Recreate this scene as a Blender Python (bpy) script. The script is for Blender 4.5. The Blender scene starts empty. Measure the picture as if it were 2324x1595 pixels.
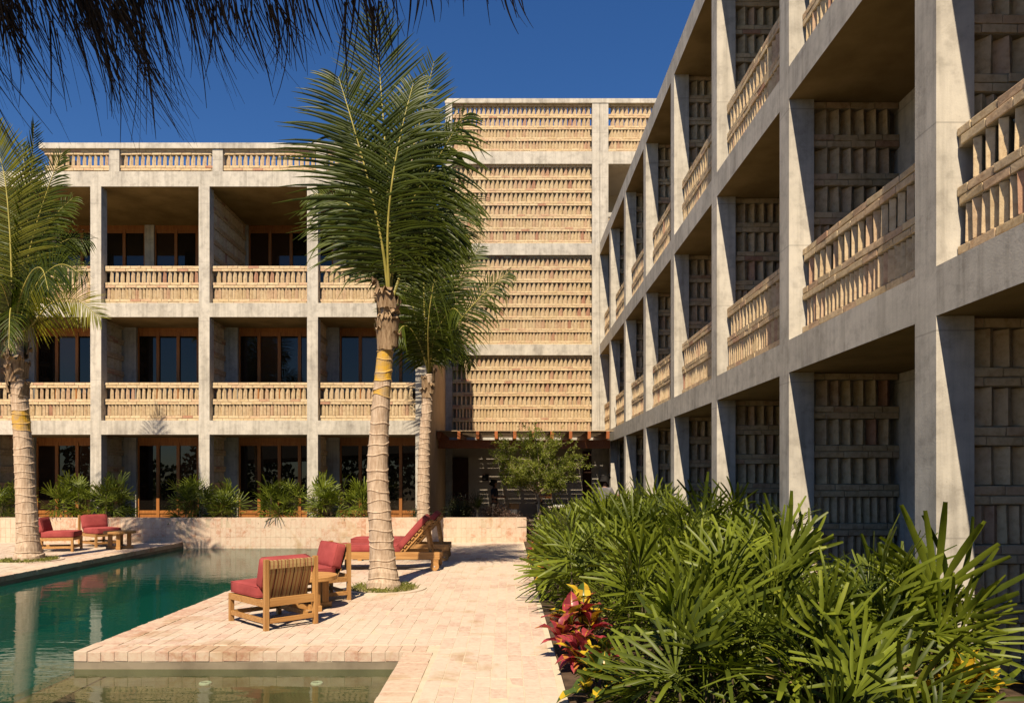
import bpy, bmesh, math, random
import numpy as np
from mathutils import Vector, Matrix, noise as mnoise

R = random.Random(7)
scene = bpy.context.scene
COL = scene.collection
rad = math.radians

# ------------------------------------------------------------------ camera
H = 1.6                                   # eye height above the deck
cam_d = bpy.data.cameras.new('camera')
cam = bpy.data.objects.new('camera', cam_d)
COL.objects.link(cam)
cam.location = (0, 0, H)
cam.rotation_euler = (rad(90), 0, 0)
cam_d.sensor_width = 36.0
cam_d.lens = 25.69
cam_d.shift_x = 0.0052
cam_d.shift_y = 0.1266
cam_d.clip_start = 0.05
cam_d.clip_end = 3000
scene.camera = cam

# ------------------------------------------------------------------ sky and sun
SUN_TRAVEL = Vector((0.155, 0.80, -1.0)).normalized()
SUN_EL = math.asin(-SUN_TRAVEL.z)
SUN_ROT = math.atan2(-SUN_TRAVEL.x, -SUN_TRAVEL.y)
world = bpy.data.worlds.new('World')
scene.world = world
world.use_nodes = True
wn, wl = world.node_tree.nodes, world.node_tree.links
wn.clear()
wo = wn.new('ShaderNodeOutputWorld'); wb = wn.new('ShaderNodeBackground')
sky = wn.new('ShaderNodeTexSky')
sky.sky_type = 'NISHITA'; sky.sun_disc = False
sky.sun_elevation = SUN_EL; sky.sun_rotation = SUN_ROT
sky.altitude = 0; sky.air_density = 1.0; sky.dust_density = 0.1; sky.ozone_density = 5.0
hs = wn.new('ShaderNodeHueSaturation')
hs.inputs['Saturation'].default_value = 1.22
hs.inputs['Hue'].default_value = 0.508
hs.inputs['Value'].default_value = 1.0
wl.new(sky.outputs[0], hs.inputs['Color'])
wl.new(hs.outputs[0], wb.inputs['Color'])
wb.inputs['Strength'].default_value = 0.070
wl.new(wb.outputs[0], wo.inputs[0])

sun_d = bpy.data.lights.new('sun', 'SUN')
sun_d.energy = 5.0; sun_d.angle = rad(0.5); sun_d.color = (1.0, 0.86, 0.66)
sun = bpy.data.objects.new('sun', sun_d); COL.objects.link(sun)
sun.rotation_euler = SUN_TRAVEL.to_track_quat('-Z', 'Y').to_euler()
sun.location = (-5, -20, 30)

vs = scene.view_settings
vs.view_transform = 'Standard'; vs.look = 'None'; vs.gamma = 1.0; vs.exposure = 0.58
vs.use_curve_mapping = False
cy = scene.cycles
cy.max_bounces = 8; cy.diffuse_bounces = 1; cy.glossy_bounces = 4
cy.transparent_max_bounces = 12; cy.caustics_reflective = False; cy.caustics_refractive = False
try:
    cy.use_denoising = True; cy.denoiser = 'OPENIMAGEDENOISE'
except Exception:
    pass

K = 1.652 / 2740.0
def at(px, py, d):
    """point at distance d whose picture position (2324 px wide) is px, py"""
    return Vector(((px - 1150) * K * d, d, H - (py - 1092) * K * d))

# ------------------------------------------------------------------ materials
def new_mat(name):
    m = bpy.data.materials.new(name); m.use_nodes = True
    nt = m.node_tree; nt.nodes.clear()
    return m, nt.nodes, nt.links

def N(nodes, typ, **kw):
    n = nodes.new(typ)
    for k, v in kw.items():
        if k in n.inputs.keys(): n.inputs[k].default_value = v
        else: setattr(n, k, v)
    return n

def ramp(nodes, stops):
    r = nodes.new('ShaderNodeValToRGB')
    e = r.color_ramp.elements
    while len(e) < len(stops): e.new(0.5)
    for i, (p, c) in enumerate(stops):
        e[i].position = p; e[i].color = (*c, 1)
    return r

def mixc(nodes, links, fac, a, b, mode='MIX'):
    m = nodes.new('ShaderNodeMix'); m.data_type = 'RGBA'; m.blend_type = mode
    def put(sock, v):
        if hasattr(v, 'links') or hasattr(v, 'is_linked'): links.new(v, sock)
        elif isinstance(v, (int, float)): sock.default_value = v
        else: sock.default_value = (*v, 1)
    put(m.inputs[0], fac); put(m.inputs[6], a); put(m.inputs[7], b)
    return m.outputs[2]

def coords(nodes, links, scale=(1, 1, 1), rot=(0, 0, 0), world_pos=False):
    if world_pos:
        g = nodes.new('ShaderNodeNewGeometry'); src = g.outputs['Position']
    else:
        g = nodes.new('ShaderNodeTexCoord'); src = g.outputs['Object']
    mp = nodes.new('ShaderNodeMapping'); mp.inputs['Scale'].default_value = scale
    mp.inputs['Rotation'].default_value = rot
    links.new(src, mp.inputs['Vector'])
    return mp.outputs[0]

def noise(nodes, links, vec, scale, detail=4, rough=0.55, dist=0.0):
    n = nodes.new('ShaderNodeTexNoise')
    n.inputs['Scale'].default_value = scale; n.inputs['Detail'].default_value = detail
    n.inputs['Roughness'].default_value = rough; n.inputs['Distortion'].default_value = dist
    links.new(vec, n.inputs['Vector'])
    return n.outputs['Fac']

def finish(nodes, links, color, rough=0.8, bump=None, bump_strength=0.2, bump_dist=0.01, spec=0.3, extra=None):
    p = nodes.new('ShaderNodeBsdfPrincipled'); o = nodes.new('ShaderNodeOutputMaterial')
    if hasattr(color, 'is_linked'): links.new(color, p.inputs['Base Color'])
    else: p.inputs['Base Color'].default_value = (*color, 1)
    p.inputs['Roughness'].default_value = rough
    p.inputs['Specular IOR Level'].default_value = spec
    if bump is not None:
        b = nodes.new('ShaderNodeBump'); b.inputs['Strength'].default_value = bump_strength
        b.inputs['Distance'].default_value = bump_dist
        links.new(bump, b.inputs['Height']); links.new(b.outputs[0], p.inputs['Normal'])
    links.new(p.outputs[0], o.inputs[0])
    return p, o

def mat_concrete():
    m, n, l = new_mat('concrete')
    v = coords(n, l, world_pos=True)
    big = noise(n, l, v, 0.9, 6, 0.65, 0.6)
    r1 = ramp(n, [(0.22, (0.31, 0.285, 0.25)), (0.34, (0.42, 0.385, 0.33)), (0.46, (0.50, 0.46, 0.39)), (0.62, (0.56, 0.515, 0.44)), (0.78, (0.48, 0.45, 0.40))])
    l.new(big, r1.inputs[0])
    vs_ = coords(n, l, (9, 9, 0.55), world_pos=True)
    st = noise(n, l, vs_, 1.0, 4, 0.6)
    r2 = ramp(n, [(0.34, (0.64, 0.63, 0.62)), (0.54, (1, 1, 1))]); l.new(st, r2.inputs[0])
    c = mixc(n, l, 0.65, r1.outputs[0], r2.outputs[0], 'MULTIPLY')
    mid = noise(n, l, v, 5.5, 5, 0.7)
    r3 = ramp(n, [(0.36, (0.72, 0.705, 0.69)), (0.48, (0.97, 0.96, 0.95)), (0.6, (1.08, 1.07, 1.05))]); l.new(mid, r3.inputs[0])
    c = mixc(n, l, 0.7, c, r3.outputs[0], 'MULTIPLY')
    vo = n.new('ShaderNodeTexVoronoi'); vo.inputs['Scale'].default_value = 14
    l.new(v, vo.inputs['Vector'])
    pit = ramp(n, [(0.03, (0.45, 0.43, 0.4)), (0.075, (1, 1, 1))]); l.new(vo.outputs['Distance'], pit.inputs[0])
    c = mixc(n, l, 0.6, c, pit.outputs[0], 'MULTIPLY')
    sx = n.new('ShaderNodeSeparateXYZ'); l.new(v, sx.inputs[0])
    def seam(sock, period, off, wdt):
        a_ = n.new('ShaderNodeMath'); a_.operation = 'MULTIPLY_ADD'; l.new(sock, a_.inputs[0]); a_.inputs[1].default_value = 1 / period; a_.inputs[2].default_value = off
        f_ = n.new('ShaderNodeMath'); f_.operation = 'FRACT'; l.new(a_.outputs[0], f_.inputs[0])
        k_ = n.new('ShaderNodeMath'); k_.operation = 'LESS_THAN'; l.new(f_.outputs[0], k_.inputs[0]); k_.inputs[1].default_value = wdt
        return k_.outputs[0]
    xy = n.new('ShaderNodeMath'); xy.operation = 'ADD'; l.new(sx.outputs['X'], xy.inputs[0]); l.new(sx.outputs['Y'], xy.inputs[1])
    mxm = n.new('ShaderNodeMath'); mxm.operation = 'MAXIMUM'; l.new(seam(sx.outputs['Z'], 1.635, 0.30, 0.008), mxm.inputs[0]); mxm.inputs[1].default_value = 0.0
    msk = n.new('ShaderNodeMath'); msk.operation = 'MULTIPLY'; l.new(mxm.outputs[0], msk.inputs[0]); msk.inputs[1].default_value = 0.45
    c = mixc(n, l, msk.outputs[0], c, (0.20, 0.18, 0.155))
    fine = noise(n, l, v, 60, 3, 0.6)
    finish(n, l, c, 0.86, fine, 0.25, 0.006, 0.25)
    return m

def mat_brick(name, stops, dirt=0.5, bump=0.5):
    m, n, l = new_mat(name)
    a = n.new('ShaderNodeAttribute'); a.attribute_name = 'tone'
    r = ramp(n, stops); l.new(a.outputs['Fac'], r.inputs[0])
    v = coords(n, l, world_pos=True)
    f = noise(n, l, v, 14, 5, 0.65)
    r2 = ramp(n, [(0.33, (0.66, 0.56, 0.48)), (0.5, (0.95, 0.93, 0.90)), (0.68, (1.12, 1.12, 1.1))]); l.new(f, r2.inputs[0])
    c = mixc(n, l, dirt, r.outputs[0], r2.outputs[0], 'MULTIPLY')
    g = noise(n, l, v, 45, 4, 0.7)
    finish(n, l, c, 0.9, g, bump, 0.006, 0.2)
    return m

def mat_tile(name, pale, mid, red, wall=False):
    """whitewashed terracotta: per-tile tone, chalky wash worn through in patches"""
    m, n, l = new_mat(name)
    a = n.new('ShaderNodeAttribute'); a.attribute_name = 'tone'
    v = coords(n, l, world_pos=True)
    big = noise(n, l, v, 0.42, 3, 0.6)
    sm = noise(n, l, v, 17 if not wall else 12, 5, 0.72, 0.4)
    ad = n.new('ShaderNodeMath'); ad.operation = 'MULTIPLY_ADD'
    l.new(a.outputs['Fac'], ad.inputs[0]); ad.inputs[1].default_value = 0.20; l.new(sm, ad.inputs[2])
    ad2 = n.new('ShaderNodeMath'); ad2.operation = 'MULTIPLY_ADD'
    l.new(big, ad2.inputs[0]); ad2.inputs[1].default_value = 0.60; l.new(ad.outputs[0], ad2.inputs[2])
    r = ramp(n, [(0.74, pale), (0.95, mid), (1.0, mid)]); l.new(ad2.outputs[0], r.inputs[0])
    r.color_ramp.elements[2].position = 0.985
    sb = n.new('ShaderNodeMath'); sb.operation = 'SUBTRACT'; l.new(ad2.outputs[0], sb.inputs[0]); sb.inputs[1].default_value = 0.5
    wear = ramp(n, [(0.44, (0, 0, 0)), (0.62, (1, 1, 1))]); l.new(sb.outputs[0], wear.inputs[0])
    c = mixc(n, l, wear.outputs[0], r.outputs[0], red)
    stain = noise(n, l, v, 1.3, 5, 0.6, 0.8)
    rs = ramp(n, [(0.30, (0.66, 0.54, 0.38)), (0.37, (0.86, 0.79, 0.68)), (0.43, (1, 1, 1))]); l.new(stain, rs.inputs[0])
    c = mixc(n, l, 0.7, c, rs.outputs[0], 'MULTIPLY')
    g = noise(n, l, v, 70, 3, 0.6)
    finish(n, l, c, 0.85, g, 0.25, 0.004, 0.25)
    return m

def mat_plain(name, c0, c1, scale=3, rough=0.85, detail=4, bump=0.2, spec=0.25, stretch=(1, 1, 1), lo=0.35, hi=0.65, bscale=None):
    m, n, l = new_mat(name)
    v = coords(n, l, stretch)
    f = noise(n, l, v, scale, detail, 0.6)
    r = ramp(n, [(lo, c0), (hi, c1)]); l.new(f, r.inputs[0])
    b = noise(n, l, v, bscale or scale * 6, 3, 0.6)
    finish(n, l, r.outputs[0], rough, b, bump, 0.005, spec)
    return m

def mat_wood(name, c0, c1, axis=0, rough=0.55):
    st = [26, 26, 26]; st[axis] = 1.2
    m, n, l = new_mat(name)
    v = coords(n, l, tuple(st))
    f = noise(n, l, v, 1.3, 5, 0.6, 0.3)
    r = ramp(n, [(0.32, c0), (0.66, c1)]); l.new(f, r.inputs[0])
    oi = n.new('ShaderNodeObjectInfo')
    rr = ramp(n, [(0, (0.82, 0.80, 0.78)), (1, (1.1, 1.08, 1.04))]); l.new(oi.outputs['Random'], rr.inputs[0])
    c = mixc(n, l, 1.0, r.outputs[0], rr.outputs[0], 'MULTIPLY')
    finish(n, l, c, rough, f, 0.12, 0.003, 0.35)
    return m

def mat_leaf(name, dark, light, trans=0.3, rough=0.4, spec=0.45, transcol=None):
    m, n, l = new_mat(name)
    a = n.new('ShaderNodeAttribute'); a.attribute_name = 'tone'
    oi = n.new('ShaderNodeObjectInfo')
    ad = n.new('ShaderNodeMath'); ad.operation = 'MULTIPLY_ADD'
    l.new(oi.outputs['Random'], ad.inputs[0]); ad.inputs[1].default_value = 0.40; l.new(a.outputs['Fac'], ad.inputs[2])
    r = ramp(n, [(0.08, dark), (1.0, light)]); l.new(ad.outputs[0], r.inputs[0])
    v = coords(n, l)
    f = noise(n, l, v, 9, 3, 0.6)
    rv = ramp(n, [(0.3, (0.75, 0.78, 0.7)), (0.7, (1.15, 1.12, 1.05))]); l.new(f, rv.inputs[0])
    c = mixc(n, l, 1.0, r.outputs[0], rv.outputs[0], 'MULTIPLY')
    p = n.new('ShaderNodeBsdfPrincipled')
    l.new(c, p.inputs['Base Color']); p.inputs['Roughness'].default_value = rough
    p.inputs['Specular IOR Level'].default_value = spec
    t = n.new('ShaderNodeBsdfTranslucent')
    tc = mixc(n, l, 1.0, c, transcol or (1.5, 1.7, 0.5), 'MULTIPLY'); l.new(tc, t.inputs[0])
    mx = n.new('ShaderNodeMixShader'); mx.inputs[0].default_value = trans
    l.new(p.outputs[0], mx.inputs[1]); l.new(t.outputs[0], mx.inputs[2])
    o = n.new('ShaderNodeOutputMaterial'); l.new(mx.outputs[0], o.inputs[0])
    return m

def mat_water(name, body, tint, turbid):
    """rippled surface; green cloudy body seen through it"""
    m, n, l = new_mat(name)
    v = coords(n, l, (1.0, 2.6, 1))
    f1 = noise(n, l, v, 1.6, 3, 0.5, 0.5)
    f2 = noise(n, l, v, 6.5, 2, 0.5, 0.3)
    ad = n.new('ShaderNodeMath'); ad.operation = 'MULTIPLY_ADD'
    l.new(f2, ad.inputs[0]); ad.inputs[1].default_value = 0.16; l.new(f1, ad.inputs[2])
    b = n.new('ShaderNodeBump'); b.inputs['Strength'].default_value = 0.17; b.inputs['Distance'].default_value = 0.022
    l.new(ad.outputs[0], b.inputs['Height'])
    fr = n.new('ShaderNodeFresnel'); fr.inputs['IOR'].default_value = 1.38; l.new(b.outputs[0], fr.inputs['Normal'])
    g = n.new('ShaderNodeBsdfGlossy'); g.inputs['Roughness'].default_value = 0.012; l.new(b.outputs[0], g.inputs['Normal'])
    t = n.new('ShaderNodeBsdfTransparent'); t.inputs[0].default_value = (*tint, 1)
    d = n.new('ShaderNodeBsdfDiffuse'); d.inputs[0].default_value = (*body, 1)
    td = n.new('ShaderNodeMixShader'); td.inputs[0].default_value = turbid
    l.new(t.outputs[0], td.inputs[1]); l.new(d.outputs[0], td.inputs[2])
    mx = n.new('ShaderNodeMixShader')
    l.new(fr.outputs[0], mx.inputs[0]); l.new(td.outputs[0], mx.inputs[1]); l.new(g.outputs[0], mx.inputs[2])
    o = n.new('ShaderNodeOutputMaterial'); l.new(mx.outputs[0], o.inputs[0])
    return m

def mat_glass():
    m, n, l = new_mat('window_glass')
    fr = n.new('ShaderNodeFresnel'); fr.inputs['IOR'].default_value = 1.5
    g = n.new('ShaderNodeBsdfGlossy'); g.inputs['Roughness'].default_value = 0.004
    g.inputs[0].default_value = (0.85, 0.84, 0.80, 1)
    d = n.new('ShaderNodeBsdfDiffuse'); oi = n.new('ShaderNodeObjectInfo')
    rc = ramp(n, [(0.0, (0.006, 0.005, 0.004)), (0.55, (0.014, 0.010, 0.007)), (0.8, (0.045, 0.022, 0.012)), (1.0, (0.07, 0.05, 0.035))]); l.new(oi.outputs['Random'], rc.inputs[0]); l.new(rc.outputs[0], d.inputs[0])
    mx = n.new('ShaderNodeMixShader')
    l.new(fr.outputs[0], mx.inputs[0]); l.new(d.outputs[0], mx.inputs[1]); l.new(g.outputs[0], mx.inputs[2])
    o = n.new('ShaderNodeOutputMaterial'); l.new(mx.outputs[0], o.inputs[0])
    return m

def mat_webbing():
    m, n, l = new_mat('woven_webbing')
    tc = n.new('ShaderNodeTexCoord'); sx = n.new('ShaderNodeSeparateXYZ'); l.new(tc.outputs['Object'], sx.inputs[0])
    w = n.new('ShaderNodeMath'); w.operation = 'MULTIPLY'; w.inputs[1].default_value = 1 / 0.045; l.new(sx.outputs['X'], w.inputs[0])
    fr = n.new('ShaderNodeMath'); fr.operation = 'FRACT'; l.new(w.outputs[0], fr.inputs[0])
    z = n.new('ShaderNodeMath'); z.operation = 'MULTIPLY'; z.inputs[1].default_value = 90; l.new(sx.outputs['Z'], z.inputs[0])
    zf = n.new('ShaderNodeMath'); zf.operation = 'FRACT'; l.new(z.outputs[0], zf.inputs[0])
    zz = n.new('ShaderNodeMath'); zz.operation = 'LESS_THAN'; zz.inputs[1].default_value = 0.62; l.new(zf.outputs[0], zz.inputs[0])
    st = n.new('ShaderNodeMath'); st.operation = 'LESS_THAN'; st.inputs[1].default_value = 0.32; l.new(fr.outputs[0], st.inputs[0])
    mu = n.new('ShaderNodeMath'); mu.operation = 'MULTIPLY'; l.new(st.outputs[0], mu.inputs[0]); l.new(zz.outputs[0], mu.inputs[1])
    c = mixc(n, l, mu.outputs[0], (0.46, 0.31, 0.13), (0.24, 0.035, 0.03))
    finish(n, l, c, 0.85, zf.outputs[0], 0.3, 0.003, 0.2)
    return m

CONC = mat_concrete()
BRICK = mat_brick('clay_brick', [(0.0, (0.57, 0.425, 0.245)), (0.35, (0.635, 0.495, 0.310)), (0.62, (0.60, 0.445, 0.275)), (0.85, (0.55, 0.365, 0.235)), (1.0, (0.43, 0.225, 0.145))], 0.7, 0.7)
SOFFIT_SHADE = mat_plain('shaded_ochre_soffit', (0.17, 0.115, 0.045), (0.25, 0.175, 0.075), 1.6)  # ochre ceilings, made darker so the colour carries the balcony shade
MORTAR = mat_plain('mortar', (0.30, 0.24, 0.16), (0.42, 0.34, 0.24), 6)
PLASTER = mat_plain('ochre_plaster', (0.50, 0.34, 0.20), (0.58, 0.42, 0.26), 1.5)
PLASTER_G = mat_plain('cream_plaster', (0.44, 0.37, 0.29), (0.52, 0.45, 0.36), 1.5)
TILE = mat_tile('washed_paver', (0.572, 0.478, 0.364), (0.552, 0.425, 0.325), (0.48, 0.315, 0.235))
TILE_W = mat_tile('washed_wall_tile', (0.62, 0.49, 0.36), (0.585, 0.42, 0.305), (0.46, 0.25, 0.155), True)
COPE = mat_tile('coping_clay', (0.56, 0.445, 0.325), (0.52, 0.375, 0.270), (0.43, 0.245, 0.170))
JOINT = mat_plain('paver_joint', (0.56, 0.45, 0.31), (0.62, 0.51, 0.37), 8)
JOINT_W = mat_plain('wall_joint', (0.46, 0.355, 0.24), (0.54, 0.43, 0.30), 8)
BASIN = mat_plain('pool_plaster_green', (0.022, 0.230, 0.175), (0.030, 0.275, 0.210), 0.8)
OLIVE = mat_plain('shallow_pool_plaster', (0.035, 0.052, 0.032), (0.052, 0.072, 0.046), 1.2)
LEDGE = mat_plain('wet_concrete', (0.17, 0.135, 0.09), (0.27, 0.22, 0.15), 2.5)
LEDGE_T = mat_plain('sunken_ledge_stone', (0.17, 0.125, 0.07), (0.25, 0.185, 0.11), 4)
WATER = mat_water('pool_water', (0.005, 0.066, 0.047), (0.55, 0.82, 0.72), 0.72)
WATER_S = mat_water('shallow_water', (0.020, 0.046, 0.026), (0.76, 0.88, 0.72), 0.24)
GLASS = mat_glass()
TEAK = mat_wood('teak', (0.33, 0.155, 0.045), (0.52, 0.285, 0.10), 0)
TEAK_Z = mat_wood('teak_upright', (0.33, 0.155, 0.045), (0.52, 0.285, 0.10), 2)
DOORW = mat_wood('door_timber', (0.25, 0.085, 0.018), (0.40, 0.16, 0.040), 2)
REDW = mat_wood('pergola_timber', (0.26, 0.070, 0.018), (0.42, 0.135, 0.040), 1)
PLANKW = mat_wood('plank_timber', (0.35, 0.24, 0.14), (0.5, 0.38, 0.25), 0)
FABRIC = mat_plain('red_cushion_fabric', (0.275, 0.050, 0.047), (0.350, 0.070, 0.065), 5, 0.9, 3, 0.25, 0.15, bscale=220)
WEB = mat_webbing()
SOIL = mat_plain('garden_soil', (0.045, 0.028, 0.016), (0.11, 0.07, 0.042), 6, 0.95, 5, 0.8)
DRYSOIL = mat_plain('dry_sandy_soil', (0.26, 0.20, 0.11), (0.38, 0.30, 0.18), 9, 0.95, 5, 0.8)
BARK = mat_plain('palm_bark', (0.36, 0.25, 0.165), (0.56, 0.43, 0.31), 7, 0.9, 5, 0.6, 0.2, (4, 4, 0.8))
BARK_Y = mat_plain('palm_bark_yellow', (0.40, 0.28, 0.15), (0.55, 0.31, 0.022), 6, 0.5, 4, 0.2)
RING = mat_plain('palm_ring_scar', (0.36, 0.255, 0.17), (0.53, 0.405, 0.295), 14, 0.9)
SHEATH = mat_plain('dry_leaf_sheath', (0.16, 0.095, 0.048), (0.38, 0.265, 0.16), 6, 0.95, 5, 0.8, 0.1, (6, 6, 1))
STALK = mat_plain('frond_stalk', (0.30, 0.26, 0.05), (0.46, 0.38, 0.09), 4, 0.5, 3, 0.1, 0.4)
FROND = mat_leaf('coconut_leaflet', (0.007, 0.019, 0.001), (0.074, 0.094, 0.005), 0.15, 0.46, 0.26)
FROND_Y = mat_leaf('coconut_leaflet_yellow', (0.07, 0.085, 0.008), (0.24, 0.225, 0.022), 0.38, 0.42, 0.35)
FAN = mat_leaf('lady_palm_leaf', (0.020, 0.034, 0.003), (0.160, 0.192, 0.018), 0.18, 0.44, 0.24)
TREELEAF = mat_leaf('tree_leaf', (0.055, 0.078, 0.010), (0.210, 0.230, 0.036), 0.36, 0.5, 0.3)
SHRUBLEAF = mat_leaf('dark_shrub_leaf', (0.022, 0.028, 0.010), (0.055, 0.060, 0.022), 0.2, 0.5, 0.3)
PURPLE = mat_leaf('bronze_shrub_leaf', (0.050, 0.026, 0.020), (0.130, 0.078, 0.058), 0.2, 0.5, 0.3, (1.3, 0.8, 0.7))
CROT_R = mat_leaf('croton_red_leaf', (0.11, 0.010, 0.020), (0.36, 0.055, 0.075), 0.25, 0.3, 0.5, (1.5, 0.6, 0.6))
CROT_Y = mat_leaf('croton_yellow_leaf', (0.42, 0.24, 0.015), (0.62, 0.44, 0.03), 0.25, 0.3, 0.5, (1.2, 1.1, 0.5))
CROT_G = mat_leaf('croton_green_leaf', (0.03, 0.06, 0.012), (0.09, 0.13, 0.025), 0.2, 0.3, 0.5)
CROT_O = mat_leaf('croton_orange_leaf', (0.35, 0.09, 0.02), (0.52, 0.22, 0.05), 0.25, 0.3, 0.5, (1.3, 0.9, 0.5))
STEM = mat_plain('cane_stem', (0.06, 0.045, 0.025), (0.13, 0.10, 0.05), 8)
TBARK = mat_plain('tree_bark', (0.20, 0.15, 0.10), (0.36, 0.28, 0.20), 9, 0.9, 4, 0.5)
GRASS = mat_leaf('grass_blade', (0.09, 0.11, 0.02), (0.26, 0.25, 0.07), 0.3, 0.6, 0.2)
THATCH = mat_plain('dry_thatch', (0.030, 0.020, 0.012), (0.075, 0.052, 0.032), 12)
SKIN = mat_plain('skin', (0.24, 0.12, 0.07), (0.30, 0.155, 0.095), 4, 0.6)
HAIR = mat_plain('black_hair', (0.008, 0.007, 0.006), (0.015, 0.012, 0.01), 30)
NAVY = mat_plain('dark_shirt', (0.020, 0.023, 0.030), (0.035, 0.038, 0.048), 5, 0.9)
GREYSH = mat_plain('grey_shirt', (0.13, 0.12, 0.125), (0.18, 0.165, 0.165), 5, 0.9)
PALESH = mat_plain('pale_shirt', (0.36, 0.32, 0.28), (0.46, 0.42, 0.37), 5, 0.9)
TROUS = mat_plain('dark_trousers', (0.035, 0.033, 0.03), (0.06, 0.055, 0.05), 5, 0.9)
WHITE = mat_plain('white_paint', (0.70, 0.69, 0.66), (0.78, 0.77, 0.74), 4, 0.5)
CARD = mat_plain('cardboard', (0.26, 0.16, 0.08), (0.34, 0.22, 0.12), 4)
ORANGE = mat_plain('orange_card', (0.55, 0.20, 0.05), (0.62, 0.26, 0.07), 3)
REDP = mat_plain('red_print', (0.55, 0.03, 0.02), (0.62, 0.04, 0.03), 3)
DARKDOOR = mat_plain('dark_door_paint', (0.050, 0.022, 0.014), (0.07, 0.03, 0.02), 3)
BLACK = mat_plain('black_rubber', (0.012, 0.012, 0.012), (0.02, 0.02, 0.02), 5)
STEEL = mat_plain('brushed_steel', (0.5, 0.49, 0.46), (0.6, 0.58, 0.55), 9, 0.4, 3, 0.1, 0.6)

# ------------------------------------------------------------------ object helpers
def tag(o, label=None, cat=None, group=None, kind=None):
    if label: o['label'] = label
    if cat: o['category'] = cat
    if group: o['group'] = group
    if kind: o['kind'] = kind
    return o

def world_of(o):
    m = o.matrix_basis.copy()
    if o.parent:
        m = world_of(o.parent) @ o.matrix_parent_inverse @ m
    return m

def adopt(child, parent, keep=True):
    """parent the child; keep=True leaves its coordinates in the world's frame"""
    child.parent = parent
    if keep: child.matrix_parent_inverse = world_of(parent).inverted()
    return child

def link(name, data, parent=None, keep=False):
    o = bpy.data.objects.new(name, data); COL.objects.link(o)
    if parent is not None: adopt(o, parent, keep)
    return o

def empty(name, loc=(0, 0, 0), rz=0, parent=None):
    o = bpy.data.objects.new(name, None); COL.objects.link(o)
    o.empty_display_size = 0.2
    o.location = loc; o.rotation_euler = (0, 0, rz)
    if parent is not None: o.parent = parent
    return o

class MB:
    """collects faces with a tone each and a material index each"""
    def __init__(s): s.v = []; s.f = []; s.t = []; s.mi = []
    def poly(s, pts, tone=0.5, mi=0):
        b = len(s.v); s.v.extend([tuple(p) for p in pts]); s.f.append(tuple(range(b, b + len(pts)))); s.t.append(tone); s.mi.append(mi)
    def grid(s, rows, tone=0.5, mi=0, closed=False, tones=None):
        b = len(s.v); n = len(rows[0])
        for r in rows: s.v.extend([tuple(p) for p in r])
        for i in range(len(rows) - 1):
            for j in range(n if closed else n - 1):
                j2 = (j + 1) % n
                s.f.append((b + i * n + j, b + i * n + j2, b + (i + 1) * n + j2, b + (i + 1) * n + j))
                s.t.append(tones[i] if tones else tone); s.mi.append(mi)
    def hexa(s, c, tone=0.5, mi=0):
        """8 corners: bottom 0-3 counter-clockwise, top 4-7"""
        b = len(s.v); s.v.extend([tuple(p) for p in c])
        for q in ((3, 2, 1, 0), (4, 5, 6, 7), (0, 1, 5, 4), (1, 2, 6, 5), (2, 3, 7, 6), (3, 0, 4, 7)):
            s.f.append(tuple(b + i for i in q)); s.t.append(tone); s.mi.append(mi)
    def box(s, x0, x1, y0, y1, z0, z1, tone=0.5, mi=0, T=None):
        c = [(x0, y0, z0), (x1, y0, z0), (x1, y1, z0), (x0, y1, z0), (x0, y0, z1), (x1, y0, z1), (x1, y1, z1), (x0, y1, z1)]
        if T: c = [T(*p) for p in c]
        s.hexa(c, tone, mi)
    def obox(s, center, ax, ay, az, hx, hy, hz, tone=0.5, mi=0, jit=0):
        c = []
        for z in (-1, 1):
            for x, y in ((-1, -1), (1, -1), (1, 1), (-1, 1)):
                p = center + ax * (hx * x) + ay * (hy * y) + az * (hz * z)
                if jit: p = p + Vector((R.uniform(-jit, jit), R.uniform(-jit, jit), R.uniform(-jit, jit)))
                c.append(p)
        s.hexa(c, tone, mi)
    def tube(s, pts, radii, n=8, tone=0.5, mi=0, cap=True):
        pts = [Vector(p) for p in pts]; rows = []
        up = Vector((0.13, 0.31, 0.94))
        for i, p in enumerate(pts):
            t = (pts[min(i + 1, len(pts) - 1)] - pts[max(i - 1, 0)])
            t = t.normalized() if t.length > 1e-9 else Vector((0, 0, 1))
            a = t.cross(up)
            if a.length < 0.05: a = t.cross(Vector((1, 0, 0)))
            a.normalize(); bb = t.cross(a)
            r = radii[i] if hasattr(radii, '__len__') else radii
            rows.append([p + (a * math.cos(k * 2 * math.pi / n) + bb * math.sin(k * 2 * math.pi / n)) * r for k in range(n)])
        s.grid(rows, tone, mi, True)
        if cap:
            s.poly(rows[0][::-1], tone, mi); s.poly(rows[-1], tone, mi)
    def build(s, name, mats, parent=None, keep=False, smooth=False, bevel=0):
        me = s.mesh(name, mats, smooth, bevel)
        return link(name, me, parent, keep)
    def mesh(s, name, mats, smooth=False, bevel=0):
        me = bpy.data.meshes.new(name); me.from_pydata(s.v, [], s.f)
        if not isinstance(mats, (list, tuple)): mats = [mats]
        for m in mats: me.materials.append(m)
        if any(s.mi): me.polygons.foreach_set('material_index', s.mi)
        a = me.attributes.new('tone', 'FLOAT', 'FACE'); a.data.foreach_set('value', s.t)
        if bevel:
            bm = bmesh.new(); bm.from_mesh(me)
            bmesh.ops.remove_doubles(bm, verts=bm.verts, dist=1e-5)
            ed = [e for e in bm.edges if len(e.link_faces) == 2 and e.calc_face_angle(0) > 0.6]
            bmesh.ops.bevel(bm, geom=ed, offset=bevel, segments=2, profile=0.6, affect='EDGES', clamp_overlap=True)
            bm.to_mesh(me); bm.free()
        if smooth: me.polygons.foreach_set('use_smooth', [True] * len(me.polygons))
        me.update()
        return me

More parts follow.
